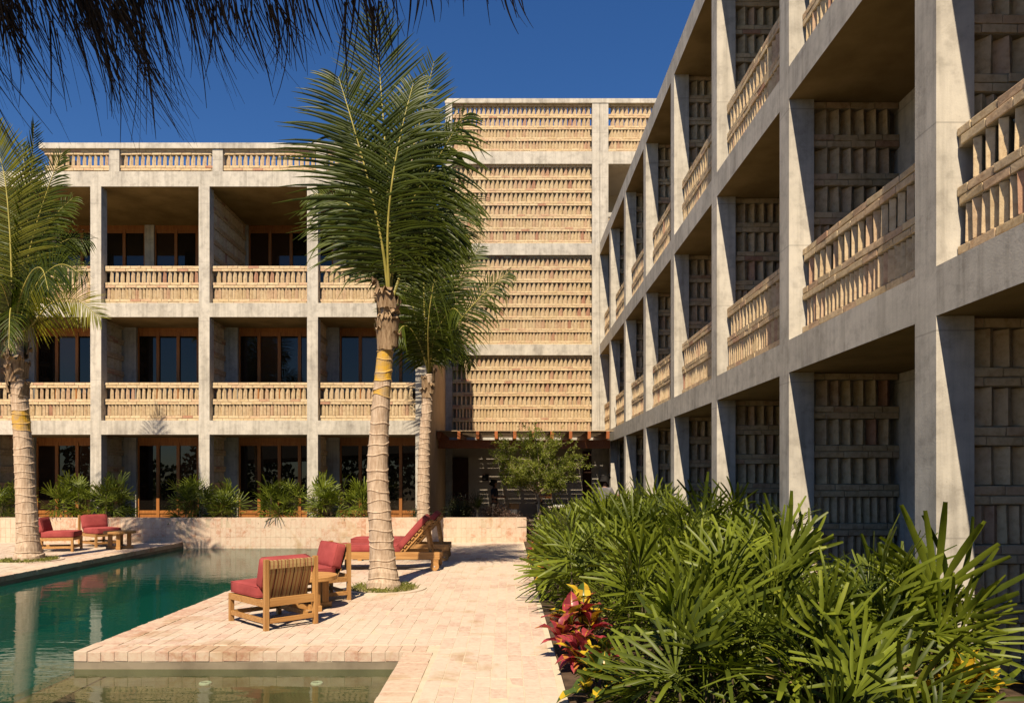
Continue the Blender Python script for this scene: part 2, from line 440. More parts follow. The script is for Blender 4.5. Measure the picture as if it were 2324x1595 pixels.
def fit(vals, n): return [vals[min(int(i * len(vals) / n), len(vals) - 1)] for i in range(n)]

def catmull(pts, n):
    pts = [Vector(p) for p in pts]
    P_ = [pts[0] * 2 - pts[1]] + pts + [pts[-1] * 2 - pts[-2]]
    out = []
    for k in range(n + 1):
        s = k / n * (len(pts) - 1); i = min(int(s), len(pts) - 2); t = s - i
        a, b, c, d = P_[i], P_[i + 1], P_[i + 2], P_[i + 3]
        out.append(0.5 * ((2 * b) + (c - a) * t + (2 * a - 5 * b + 4 * c - d) * t * t + (3 * b - a - 3 * c + d) * t ** 3))
    return out

# ------------------------------------------------------------------ ground and pool
MB_ = MB
g = MB(); g.box(-500, 500, -500, 500, -2.2, -2.0)
tag(g.build('ground', DRYSOIL), kind='structure')

XL, XP, XR = -4.06, -0.96, 0.45          # deck edges: pool side, near path's pool side, planting side
YF, YW = 6.85, 19.2                      # deck's near edge and the planter wall
XD = -8.5                                # far terrace edge
WZ = -0.16                               # water level
b = MB()
b.box(XD, XL, 1.0, YW, -1.95, -1.05)
b.box(XL, XP, 1.0, YF, -1.95, -0.55, 0.5, 1)
tag(b.build('pool_floor', [BASIN, OLIVE]), kind='structure')
b = MB()
b.box(XL - 0.02, XL + 0.30, 1.0, YF + 0.02, -0.549, -0.225)
b.box(XL + 0.302, XP - 0.001, YF - 0.50, YF + 0.02, -0.549, -0.235)
tag(b.build('pool_ledge', LEDGE_T), kind='structure')
w = MB(); w.poly([(XD, 1.0, WZ), (XL, 1.0, WZ), (XL, YW, WZ), (XD, YW, WZ)]); w.poly([(XL, 1.0, WZ), (XP, 1.0, WZ), (XP, YF, WZ), (XL, YF, WZ)], 0.5, 1)
tag(w.build('water', [WATER, WATER_S]), kind='structure')

def in_view(p, m=60):
    if p[1] < 0.5: return False
    x = 1150 + p[0] / (K * p[1]); y = 1092 - (p[2] - H) / (K * p[1])
    return -m < x < 2324 + m and -m < y < 1595 + m

PITS = [(Vector((-1.83, 10.9, 0)), 0.52), (Vector((-9.72, 14.8, 0)), 0.55)]
def tile_mesh(hx, hy, hz, name, mat, bev, jit=0.0):
    out = []
    for k in range(12):
        mb = MB(); mb.obox(Vector((0, 0, 0)), Vector((1, 0, 0)), Vector((0, 1, 0)), Vector((0, 0, 1)), hx, hy, hz, (k + 0.5) / 12, 0, jit)
        out.append(mb.mesh(name, mat, False, bev))
    return out
TILE_ME = tile_mesh(0.0620, 0.1295, 0.0175, 'paving_tile', TILE, 0.003, 0.0015)
COPE_ME = tile_mesh(0.0622, 0.135, 0.046, 'coping_brick', COPE, 0.005, 0.002)

deck = MB()
deck.box(XL + 0.007, XR, YF + 0.007, YW - 0.002, -1.95, -0.003)
deck.box(XP + 0.007, XR, -3, YF + 0.0065, -1.95, -0.003)
deck_o = tag(deck.build('pool_deck', [JOINT]), kind='structure')
skirt = MB()
skirt.box(XL + 0.002, XP + 0.003, YF + 0.002, YF + 0.0062, -0.9, -0.093)
skirt.box(XP + 0.002, XP + 0.0065, 1.0, YF + 0.0015, -0.9, -0.093)
skirt.box(XL + 0.001, XL + 0.0065, YF + 0.0064, YW, -1.9, -0.093)
skirt.build('pool_edge_render', LEDGE, deck_o)

spots = []
x = XL + 0.28 + 0.065
cols = []
while x < XR - 0.03: cols.append(x); x += 0.1305
for i, cx in enumerate(cols):
    y0 = (YF + 0.28 if cx < XP + 0.1 else 3.0) + 0.13 * (i % 2) * 0.35
    y = y0 + 0.1325
    if cx < XP + 0.28 + 0.06 and y0 < YF: y0 = YF + 0.28
    y = y0 + 0.1325
    while y < YW - 0.1:
        if all((Vector((cx, y, 0)) - c).length > r + 0.02 for c, r in PITS): spots.append((cx + R.gauss(0, 0.0015), y + R.gauss(0, 0.003)))
        y += 0.2655
spots.sort(key=lambda p: p[1] if in_view((p[0], p[1], 0), 0) else 99 + p[1])
rest = MB()
for k, (sx, sy) in enumerate(spots):
    z = -0.0175 + R.gauss(0, 0.0012)
    if k < 300:
        o = link('paving_tile', TILE_ME[R.randrange(12)], deck_o)
        o.location = (sx, sy, z); o.rotation_euler = (R.gauss(0, 0.004), R.gauss(0, 0.006), R.gauss(0, 0.006))
    else:
        rest.obox(Vector((sx, sy, z)), Vector((1, 0, 0)), Vector((0, 1, 0)), Vector((0, 0, 1)), 0.0605, 0.1275, 0.0175, R.random(), 0, 0.0015)
tag(rest.build('paving', TILE, deck_o), kind='stuff')
def cope(px, py, along, parent):
    o = link('coping_brick', COPE_ME[R.randrange(12)], parent)
    o.location = (px, py, -0.042 + R.gauss(0, 0.002)); o.rotation_euler = (R.gauss(0, 0.006), R.gauss(0, 0.008), (0 if along else rad(90)) + R.gauss(0, 0.008))
x = XL + 0.065
while x < XP + 0.25:
    cope(x, YF + 0.135 + R.gauss(0, 0.002), True, deck_o); x += 0.127
y = YF + 0.27 + 0.066
while y < YW - 0.05:
    cope(XL + 0.135 + R.gauss(0, 0.002), y, False, deck_o); y += 0.127
y = 3.2
while y < YF - 0.05:
    cope(XP + 0.135, y, False, deck_o); y += 0.127

terr = MB(); terr.box(-24, XD - 0.007, 3, YW - 0.002, -1.95, -0.003)
terr_o = tag(terr.build('terrace', [JOINT]), kind='structure')
rest = MB()
x = XD - 0.28 - 0.065; i = 0
while x > -14.5:
    y = 11.0 + 0.05 * (i % 2)
    while y < YW - 0.12:
        if (Vector((x, y, 0)) - PITS[1][0]).length > PITS[1][1] + 0.02:
            rest.obox(Vector((x, y, -0.0175)), Vector((1, 0, 0)), Vector((0, 1, 0)), Vector((0, 0, 1)), 0.0605, 0.1275, 0.0175 + R.gauss(0, 0.001), R.random())
        y += 0.2655
    x -= 0.1305; i += 1
tag(rest.build('paving', TILE, terr_o), kind='stuff')
y = 11.0
while y < YW - 0.05:
    cope(XD - 0.135 + R.gauss(0, 0.002), y, False, terr_o); y += 0.127
sk = MB(); sk.box(XD - 0.0066, XD - 0.002, 3, YW, -1.9, -0.092); sk.build('pool_edge_render', LEDGE, terr_o)

# planting soil
s_ = MB()
s_.box(XR + 0.002, 9, -4, 26, -1.95, 0.02)
s_.box(-24, XR, YW + 0.26, 20.2, -1.9, 0.50)
s_.box(-2.2, XR, 20.202, 22.0, -1.9, 0.44)
tag(s_.build('garden_bed', SOIL), kind='structure')
s_ = MB(); s_.box(-2.2, XR, 22.004, 26.6, -1.9, 0.012)
tag(s_.build('patio_floor', PLASTER_G), kind='structure')
for (c, r) in PITS:
    m_ = MB(); n_ = 40
    ri = [(c.x + r * math.cos(k * 2 * math.pi / n_), c.y + r * math.sin(k * 2 * math.pi / n_)) for k in range(n_)]
    ro = [(c.x + (r + 0.11) * math.cos(k * 2 * math.pi / n_), c.y + (r + 0.11) * math.sin(k * 2 * math.pi / n_)) for k in range(n_)]
    m_.grid([[(a, b_, -0.029) for a, b_ in ri], [(a, b_, 0.016) for a, b_ in ri], [(a, b_, 0.016) for a, b_ in ro], [(a, b_, -0.029) for a, b_ in ro]], 0.2, 0, True)
    d_ = MB(); d_.poly([(a, b_, -0.0005) for a, b_ in ri])
    pit = tag(d_.build('palm_pit', DRYSOIL), kind='structure')
    m_.build('pit_rim', TILE, pit)

# pool lights set in the ledge
for (px, py, lab) in ((466, 1522, 'round white pool light on the sunken ledge, farther from the path'), (719, 1523, 'round white pool light on the sunken ledge, nearer to the path')):
    d = (H + 0.235) / (K * (py - 1092) )
    m_ = MB(); cx = (px - 1150) * K * 6.62
    rows = [[(rr * math.cos(a), rr * math.sin(a), z) for a in [k * 2 * math.pi / 24 for k in range(24)]] for rr, z in ((0.055, 0), (0.055, 0.012), (0.047, 0.018), (0.036, 0.018), (0.034, 0.012))]
    m_.grid(rows, 0.5, 0, True)
    pl = empty('pool_light', (cx, 6.62, -0.234)); tag(pl, lab, 'pool light', 'pool lights in the ledge')
    m_.build('rim', WHITE, pl)
    m2 = MB(); m2.poly([(0.034 * math.cos(a), 0.034 * math.sin(a), 0.011) for a in [k * 2 * math.pi / 24 for k in range(24)]])
    m2.box(-0.006, 0.006, -0.02, 0.02, 0.0112, 0.016)
    m2.build('lens', STEEL, pl)

# skimmer plate on the terrace side
sp = MB(); sp.box(XD, XD + 0.012, 11.75, 12.12, -0.30, -0.10); sp.box(XD + 0.0122, XD + 0.016, 11.80, 12.07, -0.27, -0.13, 0.5, 1)
tag(sp.build('skimmer_plate', [WHITE, BLACK]), 'small white plate at the waterline of the far pool edge', 'pool fitting')

# ------------------------------------------------------------------ planter wall
pw = MB(); pw.box(-16, 0.515, YW - 0.0015, YW + 0.25, -1.9, 0.618)
pw_o = tag(pw.build('planter_wall', [JOINT_W]), 'low whitewashed tile planter wall across the far end of the pool', 'wall')
c_ = MB(); c_.box(-16, 0.52, YW, YW + 0.26, 0.6185, 0.640); c_.build('cap', TILE_W, pw_o, bevel=0.006)
WT = []
for k in range(12):
    mb = MB(); mb.obox(Vector((0, 0, 0)), Vector((1, 0, 0)), Vector((0, 1, 0)), Vector((0, 0, 1)), 0.062, 0.009, 0.118, (k + 0.5) / 12, 0, 0.002)
    WT.append(mb.mesh('wall_tile', TILE_W, False, 0.004))
sp_ = []
for r_ in range(4):
    zc = 0.6185 - 0.122 - r_ * 0.243
    x = 0.515 - 0.066
    while x > -15.9:
        sp_.append((x, zc)); x -= 0.1315
sp_.sort(key=lambda p: (abs(p[0] + 3.6) + (0 if p[1] > -0.02 else 30 if p[0] > XL else 3)))
rest = MB()
for k, (x, zc) in enumerate(sp_):
    if k < 300:
        o = link('wall_tile', WT[R.randrange(12)], pw_o); o.location = (x, YW + 0.004 + R.gauss(0, 0.0015), zc); o.rotation_euler = (R.gauss(0, 0.006), R.gauss(0, 0.004), R.gauss(0, 0.01))
    else:
        rest.obox(Vector((x, YW + 0.004, zc)), Vector((1, 0, 0)), Vector((0, 1, 0)), Vector((0, 0, 1)), 0.062, 0.009, 0.118, R.random(), 0, 0.002)
tag(rest.build('tiling', TILE_W, pw_o), kind='stuff')
e_ = MB(); 
for r_ in range(3):
    zc = 0.6185 - 0.122 - r_ * 0.243
    for q in (0.07, 0.19): e_.obox(Vector((0.519, YW + q, zc)), Vector((1, 0, 0)), Vector((0, 1, 0)), Vector((0, 0, 1)), 0.006, 0.056, 0.118, R.random())
e_.build('end_tiling', TILE_W, pw_o)

# ------------------------------------------------------------------ brickwork
BL, BD, BH = 0.281, 0.14, 0.064
BRICK_ME = []
for k in range(14):
    mb = MB(); mb.obox(Vector((0, 0, 0)), Vector((1, 0, 0)), Vector((0, 1, 0)), Vector((0, 0, 1)), BL / 2, BD / 2, BH / 2, (k + 0.5) / 14, 0, 0.004)
    BRICK_ME.append(mb.mesh('brick', BRICK, False, 0.006))
ANG = rad(40)
def brick_wall(out, cores, origin, r, n, width, z0, z1, rows, pitch_o=0.149, pitch_c=0.098, backing=None, holder=None):
    """rows from the top down; r right, n outward; origin on the outer face at z 0"""
    origin = Vector(origin); up = Vector((0, 0, 1))
    tot = sum(0.075 if k == 'F' else 0.305 for k in rows); sc = (z1 - z0) / tot
    z = z1; half = 0; run = None
    for k in rows:
        hgt = (0.075 if k == 'F' else 0.305) * sc; zc = z - hgt / 2
        if k == 'F':
            half ^= 1
            u = -0.146 * half if half else 0.0
            u += R.uniform(-0.05, 0.05)
            while u < width - 0.02:
                a, b_ = max(u, 0.004), min(u + 0.282, width - 0.004)
                if b_ - a > 0.05:
                    c = origin + r * ((a + b_) / 2) - n * (BD / 2 - 0.004 + R.gauss(0, 0.002)) + up * (zc + R.gauss(0, 0.0012))
                    tilt = R.gauss(0, 0.008)
                    out.append((c, (r + n * tilt + up * R.gauss(0, 0.006)).normalized(), (n * -1 + r * tilt).normalized(), up, (b_ - a) / BL, sc, pick_tone(), holder))
                u += 0.2925
            cores.append((origin - n * 0.012, r, n, width, z - hgt, z, 0.115))
        else:
            p = pitch_o if k == 'O' else pitch_c
            cnt = int((width - 0.03) / p); off = (width - cnt * p) / 2
            for i in range(cnt):
                a = ANG + R.gauss(0, 0.05)
                d = (n * math.cos(a) + r * math.sin(a)).normalized()        # long axis of the standing brick
                t = (r * math.cos(a) - n * math.sin(a)).normalized()
                c = origin + r * (off + (i + 0.5) * p + R.gauss(0, 0.003)) - n * (0.079 + R.gauss(0, 0.003)) + up * zc
                out.append((c, (up + r * R.gauss(0, 0.012)).normalized(), d * -1, t, (hgt - 0.008) / BL, 1.0, pick_tone(), holder))
            if backing or k == 'C':
                cores.append((origin - n * 0.125, r, n, width, z - hgt, z, 0.03))
        z -= hgt
def pick_tone():
    t = R.random()
    return min(0.99, t * 0.76 if R.random() < 0.92 else 0.7 + 0.3 * t)
def core_mesh(cores, name, parent):
    mb = MB()
    for (o, r, n, w_, z0, z1, dep) in cores:
        c = []
        for z in (z0, z1):
            c += [o + Vector((0, 0, z)), o + r * w_ + Vector((0, 0, z)), o + r * w_ - n * dep + Vector((0, 0, z)), o - n * dep + Vector((0, 0, z))]
        mb.hexa(c)
    return mb.build(name, MORTAR, parent, True)
def place_bricks(out, root, quota=300):
    def key(e):
        c = e[0]
        return c.length if in_view(c, 0) else 200 + c.length
    out.sort(key=key)
    rest = MB()
    for k, (c, ax, ay, az, sx, sz, tone, holder) in enumerate(out):
        if k < quota:
            o = link('brick', BRICK_ME[min(int(tone * 14), 13)], holder or root, True)
            m = Matrix((ax, ay, az)).transposed().to_4x4(); m.translation = c
            if m.to_3x3().determinant() < 0: m = Matrix((ax, ay, az * -1)).transposed().to_4x4(); m.translation = c
            o.matrix_basis = m @ Matrix.Diagonal((sx, 1, sz, 1))
        else:
            rest.obox(c, ax, ay, az, BL / 2 * sx, BD / 2, BH / 2 * sz, tone, 0, 0.003)
    if rest.v: tag(rest.build('brickwork', BRICK, root, True), kind='stuff')

ROWS_BAL = ['F', 'F', 'O', 'F', 'F', 'C', 'F', 'F']
ROWS_PART = ['F'] + ['O', 'F', 'F'] * 3 + ['C', 'F', 'F'] * 3
LV = [(2.90, 3.29), (6.17, 6.56), (9.80, 10.22)]

def glazing(root, T, u0, u1, v, z0, z1, panels, low=True):
    """timber door frame with its panes"""
    fr = MB(); w_ = (u1 - u0) / panels
    fr.box(u0, u1, v, v + 0.09, z1 - 0.13, z1, T=T); fr.box(u0, u1, v, v + 0.09, z0, z0 + 0.05, T=T)
    zl = z0 + (0.75 if low else 0.10)
    for i in range(panels + 1):
        x = u0 + i * w_
        fr.box(max(u0, x - 0.045), min(u1, x + 0.045), v - 0.012, v + 0.085, z0 + 0.0502, z1 - 0.1302, T=T)
    for i in range(panels):
        a, b_ = u0 + i * w_ + 0.046, u0 + (i + 1) * w_ - 0.046
        fr.box(a, b_, v + 0.01, v + 0.07, z1 - 0.24, z1 - 0.131, T=T)
        fr.box(a, b_, v + 0.008, v + 0.07, zl - 0.09, zl, T=T)
        if low: fr.box(a, b_, v + 0.03, v + 0.06, z0 + 0.051, zl - 0.0902, T=T)
    f_o = fr.build('glass_door', DOORW, root, True)
    for i in range(panels):
        a, b_ = u0 + i * w_ + 0.045, u0 + (i + 1) * w_ - 0.045
        p = MB(); p.box(a, b_, v + 0.035, v + 0.045, zl - 0.001, z1 - 0.235, T=T)
        p.build('pane', GLASS, f_o, True)

def wing(root, T, ucols, spacing, ustart, uend, r, n, org, top_deep=None, first_bay=None, bricks=None):
    """a concrete frame wing in local u (right), v (inward), z; T maps to the world"""
    tz = [0.0] + [b_[1] for b_ in LV[:2]]; cz = [b_[0] for b_ in LV]
    for fl in range(3):
        for u in ucols:
            c = MB(); c.box(u, u + 0.30, 0, 0.30, -1.9 if fl == 0 else tz[fl], cz[fl], T=T)
            c.build('column', CONC, root, True)
    for (z0, z1) in LV:
        c = MB(); c.box(ustart, uend, 0, 0.298, z0, z1, T=T); c.mi[0] = 1; c.build('beam', [CONC, SOFFIT_SHADE], root, True)  # underside of the concrete beam takes the shade-darkened ceiling colour
        c = MB(); c.box(ustart, uend, 0.30, 8.0, z0 + 0.002, z1 - 0.02, T=T); c.build('floor_slab', SOFFIT_SHADE, root, True)
    c = MB(); c.box(ustart, uend, 0.302, 8.0, -1.9, -0.02, T=T); c.build('floor_slab', CONC, root, True)
    for fl in range(3):
        vb = 1.75 if not (fl == 2 and top_deep) else top_deep + 0.3
        c = MB(); c.box(ustart + 0.02, uend - 0.02, vb, 7.9, tz[fl] - 0.018, cz[fl], T=T); c.build('room_wall', PLASTER_G, root, True)

O_ = lambda u, v, z: Vector((u, v, z))
# --- left wing --------------------------------------------------------------
YLW = 20.35
TL = lambda u, v, z: Vector((u, YLW + v, z))
left = empty('hotel_wing', (-10, YLW, 0))
tag(left, 'three storey concrete and brick hotel wing across the pool behind two palms', 'building', 'wings of the hotel')
rx, nx = Vector((1, 0, 0)), Vector((0, -1, 0))
lc = [-2.54 - 3.018 * k for k in range(6)]
wing(left, TL, lc, 3.018, lc[-1], -2.24, rx, nx, None, top_deep=3.05)
bl = []
for u in lc:
    for fl in range(3):
        z0 = [0, 3.29, 6.56][fl]; z1 = LV[fl][0]
        un = u + 3.018
        if fl < 2:
            if u < -2.6:
                pm = MB(); pm.box(u - 0.02, u + 0.58, 1.36, 1.745, z0 - 0.018, z1, T=TL); pm.build('pier', CONC, left, True)
                glazing(left, TL, u + 0.582, un - 0.022, 1.46, z0 - 0.018, z1, 4, True)
            if u < -2.6:
                h = empty('partition_wall', TL(u + 0.25, 0.9, z0), parent=None); adopt(h, left, True)
                cs = []
                brick_wall(bl, cs, TL(u + 0.235, 0.302, 0), Vector((0, 1, 0)), Vector((1, 0, 0)), 1.055, z0, z1, ROWS_PART, backing=True, holder=h)
                core_mesh(cs, 'mortar', h)
        else:
            if u < -2.6:
                pm = MB(); pm.box(u, u + 0.30, 3.05, 3.348, z0 - 0.018, z1, T=TL); pm.build('pier', CONC, left, True)
                glazing(left, TL, u + 0.302, un - 0.002, 3.10, z0 - 0.018, z1, 4, False)
            if abs(u + 8.576) < 0.1 or abs(u + 2.54) < 0.1:
                h = empty('partition_wall', TL(u + 0.25, 0.9, z0)); adopt(h, left, True)
                cs = []
                brick_wall(bl, cs, TL(u + 0.235, 0.302, 0), Vector((0, 1, 0)), Vector((1, 0, 0)), 2.74, z0, z1, ['F'] + ['O', 'F', 'F'] * 4 + ['C', 'F', 'F'] * 3, backing=True, holder=h)
                core_mesh(cs, 'mortar', h)
        if fl > 0 and u < -2.6:
            h = empty('balustrade', TL(u + 1.6, 0.2, z0)); adopt(h, left, True); cs = []
            brick_wall(bl, cs, TL(u + 0.305, 0.165, 0), rx, nx, 3.018 - 0.31, z0, z0 + 1.08, ROWS_BAL, holder=h)
            core_mesh(cs, 'mortar', h)
# roof parapet set back from the front
YPR = 0.95
for u in lc:
    if u > -13:
        c = MB(); c.box(u, u + 0.30, YPR, YPR + 0.30, 10.2, 11.28, T=TL); c.build('parapet_post', CONC, left, True)
    if u < -2.6 and u > -13:
        h = empty('parapet', TL(u + 1.6, 1.0, 10.2)); adopt(h, left, True); cs = []
        brick_wall(bl, cs, TL(u + 0.305, YPR + 0.05, 0), rx, nx, 3.018 - 0.31, 10.2, 11.28, ROWS_BAL, 0.165, holder=h)
        core_mesh(cs, 'mortar', h)
h = empty('parapet', TL(-12.6, 1.0, 10.2)); adopt(h, left, True); cs = []
brick_wall(bl, cs, TL(-13.5, YPR + 0.05, 0), rx, nx, 13.5 - 11.60, 10.2, 11.28, ROWS_BAL, 0.165, holder=h)
brick_wall(bl, cs, TL(-13.5, YPR + 6.0, 0), Vector((0, -1, 0)), Vector((-1, 0, 0)), 5.8, 10.2, 11.28, ROWS_BAL, 0.165, holder=h)
core_mesh(cs, 'mortar', h)
c = MB(); c.box(-13.62, -2.24, YPR - 0.04, YPR + 0.34, 11.281, 11.44, T=TL); c.box(-13.62, -13.24, YPR + 0.342, YPR + 6, 11.281, 11.44, T=TL)
c.build('coping', CONC, left, True)
place_bricks(bl, left)
sw = MB(); sw.box(-2.24 - 0.002, -2.238, 0, 0.3, 0, 0.01, T=TL)
sw = MB(); sw.box(-2.239, -2.22, 0.31, 6.14, -1.5, 10.19, T=TL); sw.build('side_wall', PLASTER, left, True)

# --- right wing -------------------------------------------------------------
XRW = 3.38; YB = 26.5
TR = lambda u, v, z: Vector((XRW + v, YB - u, z))
right = empty('hotel_wing', (XRW, 12, 0))
tag(right, 'three storey concrete and brick hotel wing receding along the planting bed', 'building', 'wings of the hotel')
rr_, nr_ = Vector((0, -1, 0)), Vector((-1, 0, 0))
yc = [23.75 - 3.0 * k for k in range(9)]
uc = [YB - (y + 0.30) for y in yc]
wing(right, TR, uc, 3.0, 0.002, YB + 0.6, rr_, nr_, None)
br = []
glz = [(-2.45 + 0.0, None)]
for i, u in enumerate([-0.55] + uc):
    for fl in range(3):
        z0 = [0, 3.29, 6.56][fl]; z1 = LV[fl][0]
        un = (uc[0] if i == 0 else u + 3.0)
        if i > 0:
            pm = MB(); pm.box(u - 0.02, u + 0.58, 1.36, 1.745, z0 - 0.018, z1, T=TR); pm.build('pier', CONC, right, True)
            if yc[i - 1] > 2:
                h = empty('partition_wall', TR(u + 0.25, 0.9, z0)); adopt(h, right, True); cs = []
                brick_wall(br, cs, TR(u + 0.235, 0.302, 0), Vector((1, 0, 0)), Vector((0, -1, 0)), 1.055, z0, z1, ROWS_PART if fl < 2 else ['F'] + ['O', 'F', 'F'] * 4 + ['C', 'F', 'F'] * 3, backing=True, holder=h)
                core_mesh(cs, 'mortar', h)
        if un < YB + 0.5: glazing(right, TR, u + 0.582, un - 0.022, 1.46, z0 - 0.018, z1, 4, True)
        if fl > 0 and un < YB - 2:
            a = 0.01 if i == 0 else u + 0.305
            h = empty('balustrade', TR(a + 1.3, 0.2, z0)); adopt(h, right, True); cs = []
            brick_wall(br, cs, TR(a, 0.165, 0), rr_, nr_, un - a - 0.005, z0, z0 + 1.08, ROWS_BAL, holder=h)
            core_mesh(cs, 'mortar', h)
place_bricks(br, right)

# --- back block -------------------------------------------------------------
TB = lambda u, v, z: Vector((u, YB + v, z))
back = empty('hotel_block', (0.6, YB, 0))
tag(back, 'tall hotel block with four brick screen panels standing behind the pergola', 'building')
LB = LV + [(13.1, 13.55)]
for (x0, x1) in ((-2.218, -1.98), (3.10, 3.372)):
    zz = -1.9
    for (z0, z1) in LB + [(15.3, 15.46)]:
        c = MB(); c.box(x0, x1, 0, 0.30, zz, z0, T=TB); c.build('column', CONC, back, True); zz = z1
for (z0, z1) in LB:
    c = MB(); c.box(-2.218, 3.376, 0.0, 0.298, z0, z1, T=TB); c.build('beam', CONC, back, True)
    if z0 > 9:
        c = MB(); c.box(3.69, 9, 0.0, 0.298, z0, z1, T=TB); c.build('beam', CONC, back, True)
c = MB(); c.box(3.388, 3.688, 0, 0.30, 10.22, 15.3, T=TB); c.build('column', CONC, back, True)
c = MB(); c.box(3.39, 3.688, -0.004, -0.002, 0, 10.0, T=TB)
c = MB(); c.box(-2.24, 9, -0.02, 0.34, 15.301, 15.46, T=TB); c.build('coping', CONC, back, True)
body = MB(); body.box(-2.2, 3.37, 0.32, 8, -1.9, 13.5, T=TB); body.box(3.372, 12, 3.0, 8, 9, 13.5, T=TB); body.box(3.372, 12, 0.3, 2.998, 13.12, 13.5, T=TB); body.box(3.372, 12, 0.31, 2.998, 9, 10.2, T=TB)
body.box(3.70, 12, 0.02, 0.3, -1.9, 8.99, T=TB); body.build('wall', PLASTER_G, back, True)
for (z0, z1) in ((-1.9, 2.9), (3.29, 6.17), (6.56, 9.8)):
    c = MB(); c.box(3.384, 3.69, 0.004, 0.30, z0, z1, T=TB); c.build('pier', CONC, back, True)
bb = []
for (z0, z1, rows, cls) in ((3.29, 6.17, ['F'] + ['O', 'F', 'F'] * 4 + ['C', 'F', 'F'] * 2, True),
                       (6.56, 9.80, ['F'] + ['O', 'F', 'F'] * 5 + ['C', 'F', 'F'] * 2, True),
                       (10.22, 13.1, ['F'] + ['O', 'F', 'F'] * 4 + ['C', 'F', 'F'] * 2, True),
                       (13.55, 15.3, ['F'] + ['O', 'F', 'F'] * 2 + ['C', 'F', 'F'] * 2, False)):
    h = empty('brick_screen', TB(0.6, 0.1, z0)); adopt(h, back, True); cs = []
    brick_wall(bb, cs, TB(-1.976, 0.10, 0), rx, nx, 5.07, z0, z1, rows, 0.166, 0.118, backing=cls, holder=h)
    core_mesh(cs, 'mortar', h)
h = empty('brick_screen', TB(5, 0.1, 13.6)); adopt(h, back, True); cs = []
brick_wall(bb, cs, TB(3.692, 0.10, 0), rx, nx, 4.5, 13.55, 15.3, ['F'] + ['O', 'F', 'F'] * 2 + ['C', 'F', 'F'] * 2, 0.166, 0.118, holder=h)
core_mesh(cs, 'mortar', h)
h = empty('balustrade', TB(5, 0.1, 10.3)); adopt(h, back, True); cs = []
brick_wall(bb, cs, TB(3.692, 0.10, 0), rx, nx, 4.5, 10.22, 11.2, ROWS_BAL, holder=h)
core_mesh(cs, 'mortar', h)
c = MB(); c.box(3.69, 8, 0.06, 0.28, 11.2, 11.36, T=TB); c.build('coping', CONC, back, True)
place_bricks(bb, back)
# ground level under the pergola
d_ = MB(); d_.box(-2.1, -1.45, 0.27, 0.315, 0.012, 2.44, T=TB); d_.box(-2.16, -1.39, 0.25, 0.30, 0.012, 2.5, T=TB)
d_ = MB(); d_.box(-2.215, -1.40, 0.20, 0.318, 0.012, 2.45, T=TB); d_.box(-1.52, -1.49, 0.15, 0.199, 1.0, 1.14, 0.5, 1, T=TB)
d_.build('door', [DARKDOOR, STEEL], back, True)
d_ = MB(); d_.box(-0.90, -0.66, 0.26, 0.318, 1.62, 1.86, T=TB); d_.box(-0.88, -0.68, 0.25, 0.2595, 1.64, 1.84, 0.5, 1, T=TB)
d_.build('wall_vent', [DARKDOOR, BLACK], back, True)
d_ = MB(); d_.box(2.78, 3.09, 0.20, 0.318, 0.012, 2.7, T=TB); d_.build('passage_door', DARKDOOR, back, True)

# ------------------------------------------------------------------ pergola
perg = empty('pergola', (0.6, 24.5, 0)); tag(perg, 'low timber pergola with slatted roof in front of the tall brick screens', 'pergola')
for k in range(9):
    x = -1.50 + k * 0.585
    m_ = MB(); m_.box(x - 0.05, x + 0.05, 22.94, 26.49, 2.93, 3.17); m_.build('rafter', REDW, perg, True, bevel=0.006)
m_ = MB(); m_.box(-2.2, 3.33, 23.5, 23.62, 2.66, 2.928); m_.build('beam', REDW, perg, True, bevel=0.006)
m_ = MB(); m_.box(-2.2, -2.08, 23.02, 26.49, 2.93, 3.17); m_.build('edge_rafter', REDW, perg, True)
m_ = MB(); m_.box(-2.215, 3.36, 22.965, 23.02, 3.172, 3.196); m_.build('fascia_strip', PLANKW, perg, True)
y = 23.025
k = 0
while y < 26.35:
    wd = 0.12 + R.uniform(-0.01, 0.012)
    a = -2.2
    while a < 3.30:
        ln = min(R.choice((1.17, 1.755, 0.585)), 3.34 - a)
        if ln > 0.1:
            m_ = MB(); sh = R.uniform(0.0, 0.007)
            m_.box(a + 0.003, a + ln - 0.003, y + sh, y + wd - R.uniform(0, 0.008), 3.1725 + R.uniform(0, 0.003), 3.192)
            m_.build('plank', PLANKW, perg, True)
        a += ln
    y += wd + R.choice((0.001, 0.004, 0.012, 0.019))
# hanging cable by the right wing
m_ = MB(); m_.tube(catmull([at(1395, 925, 22.6), at(1402, 1000, 22.6), at(1405, 1060, 22.55), at(1406, 1120, 22.6)], 14), 0.008, 5)
tag(m_.build('cable', BLACK), 'thin black cable hanging at the end of the pergola', 'cable')

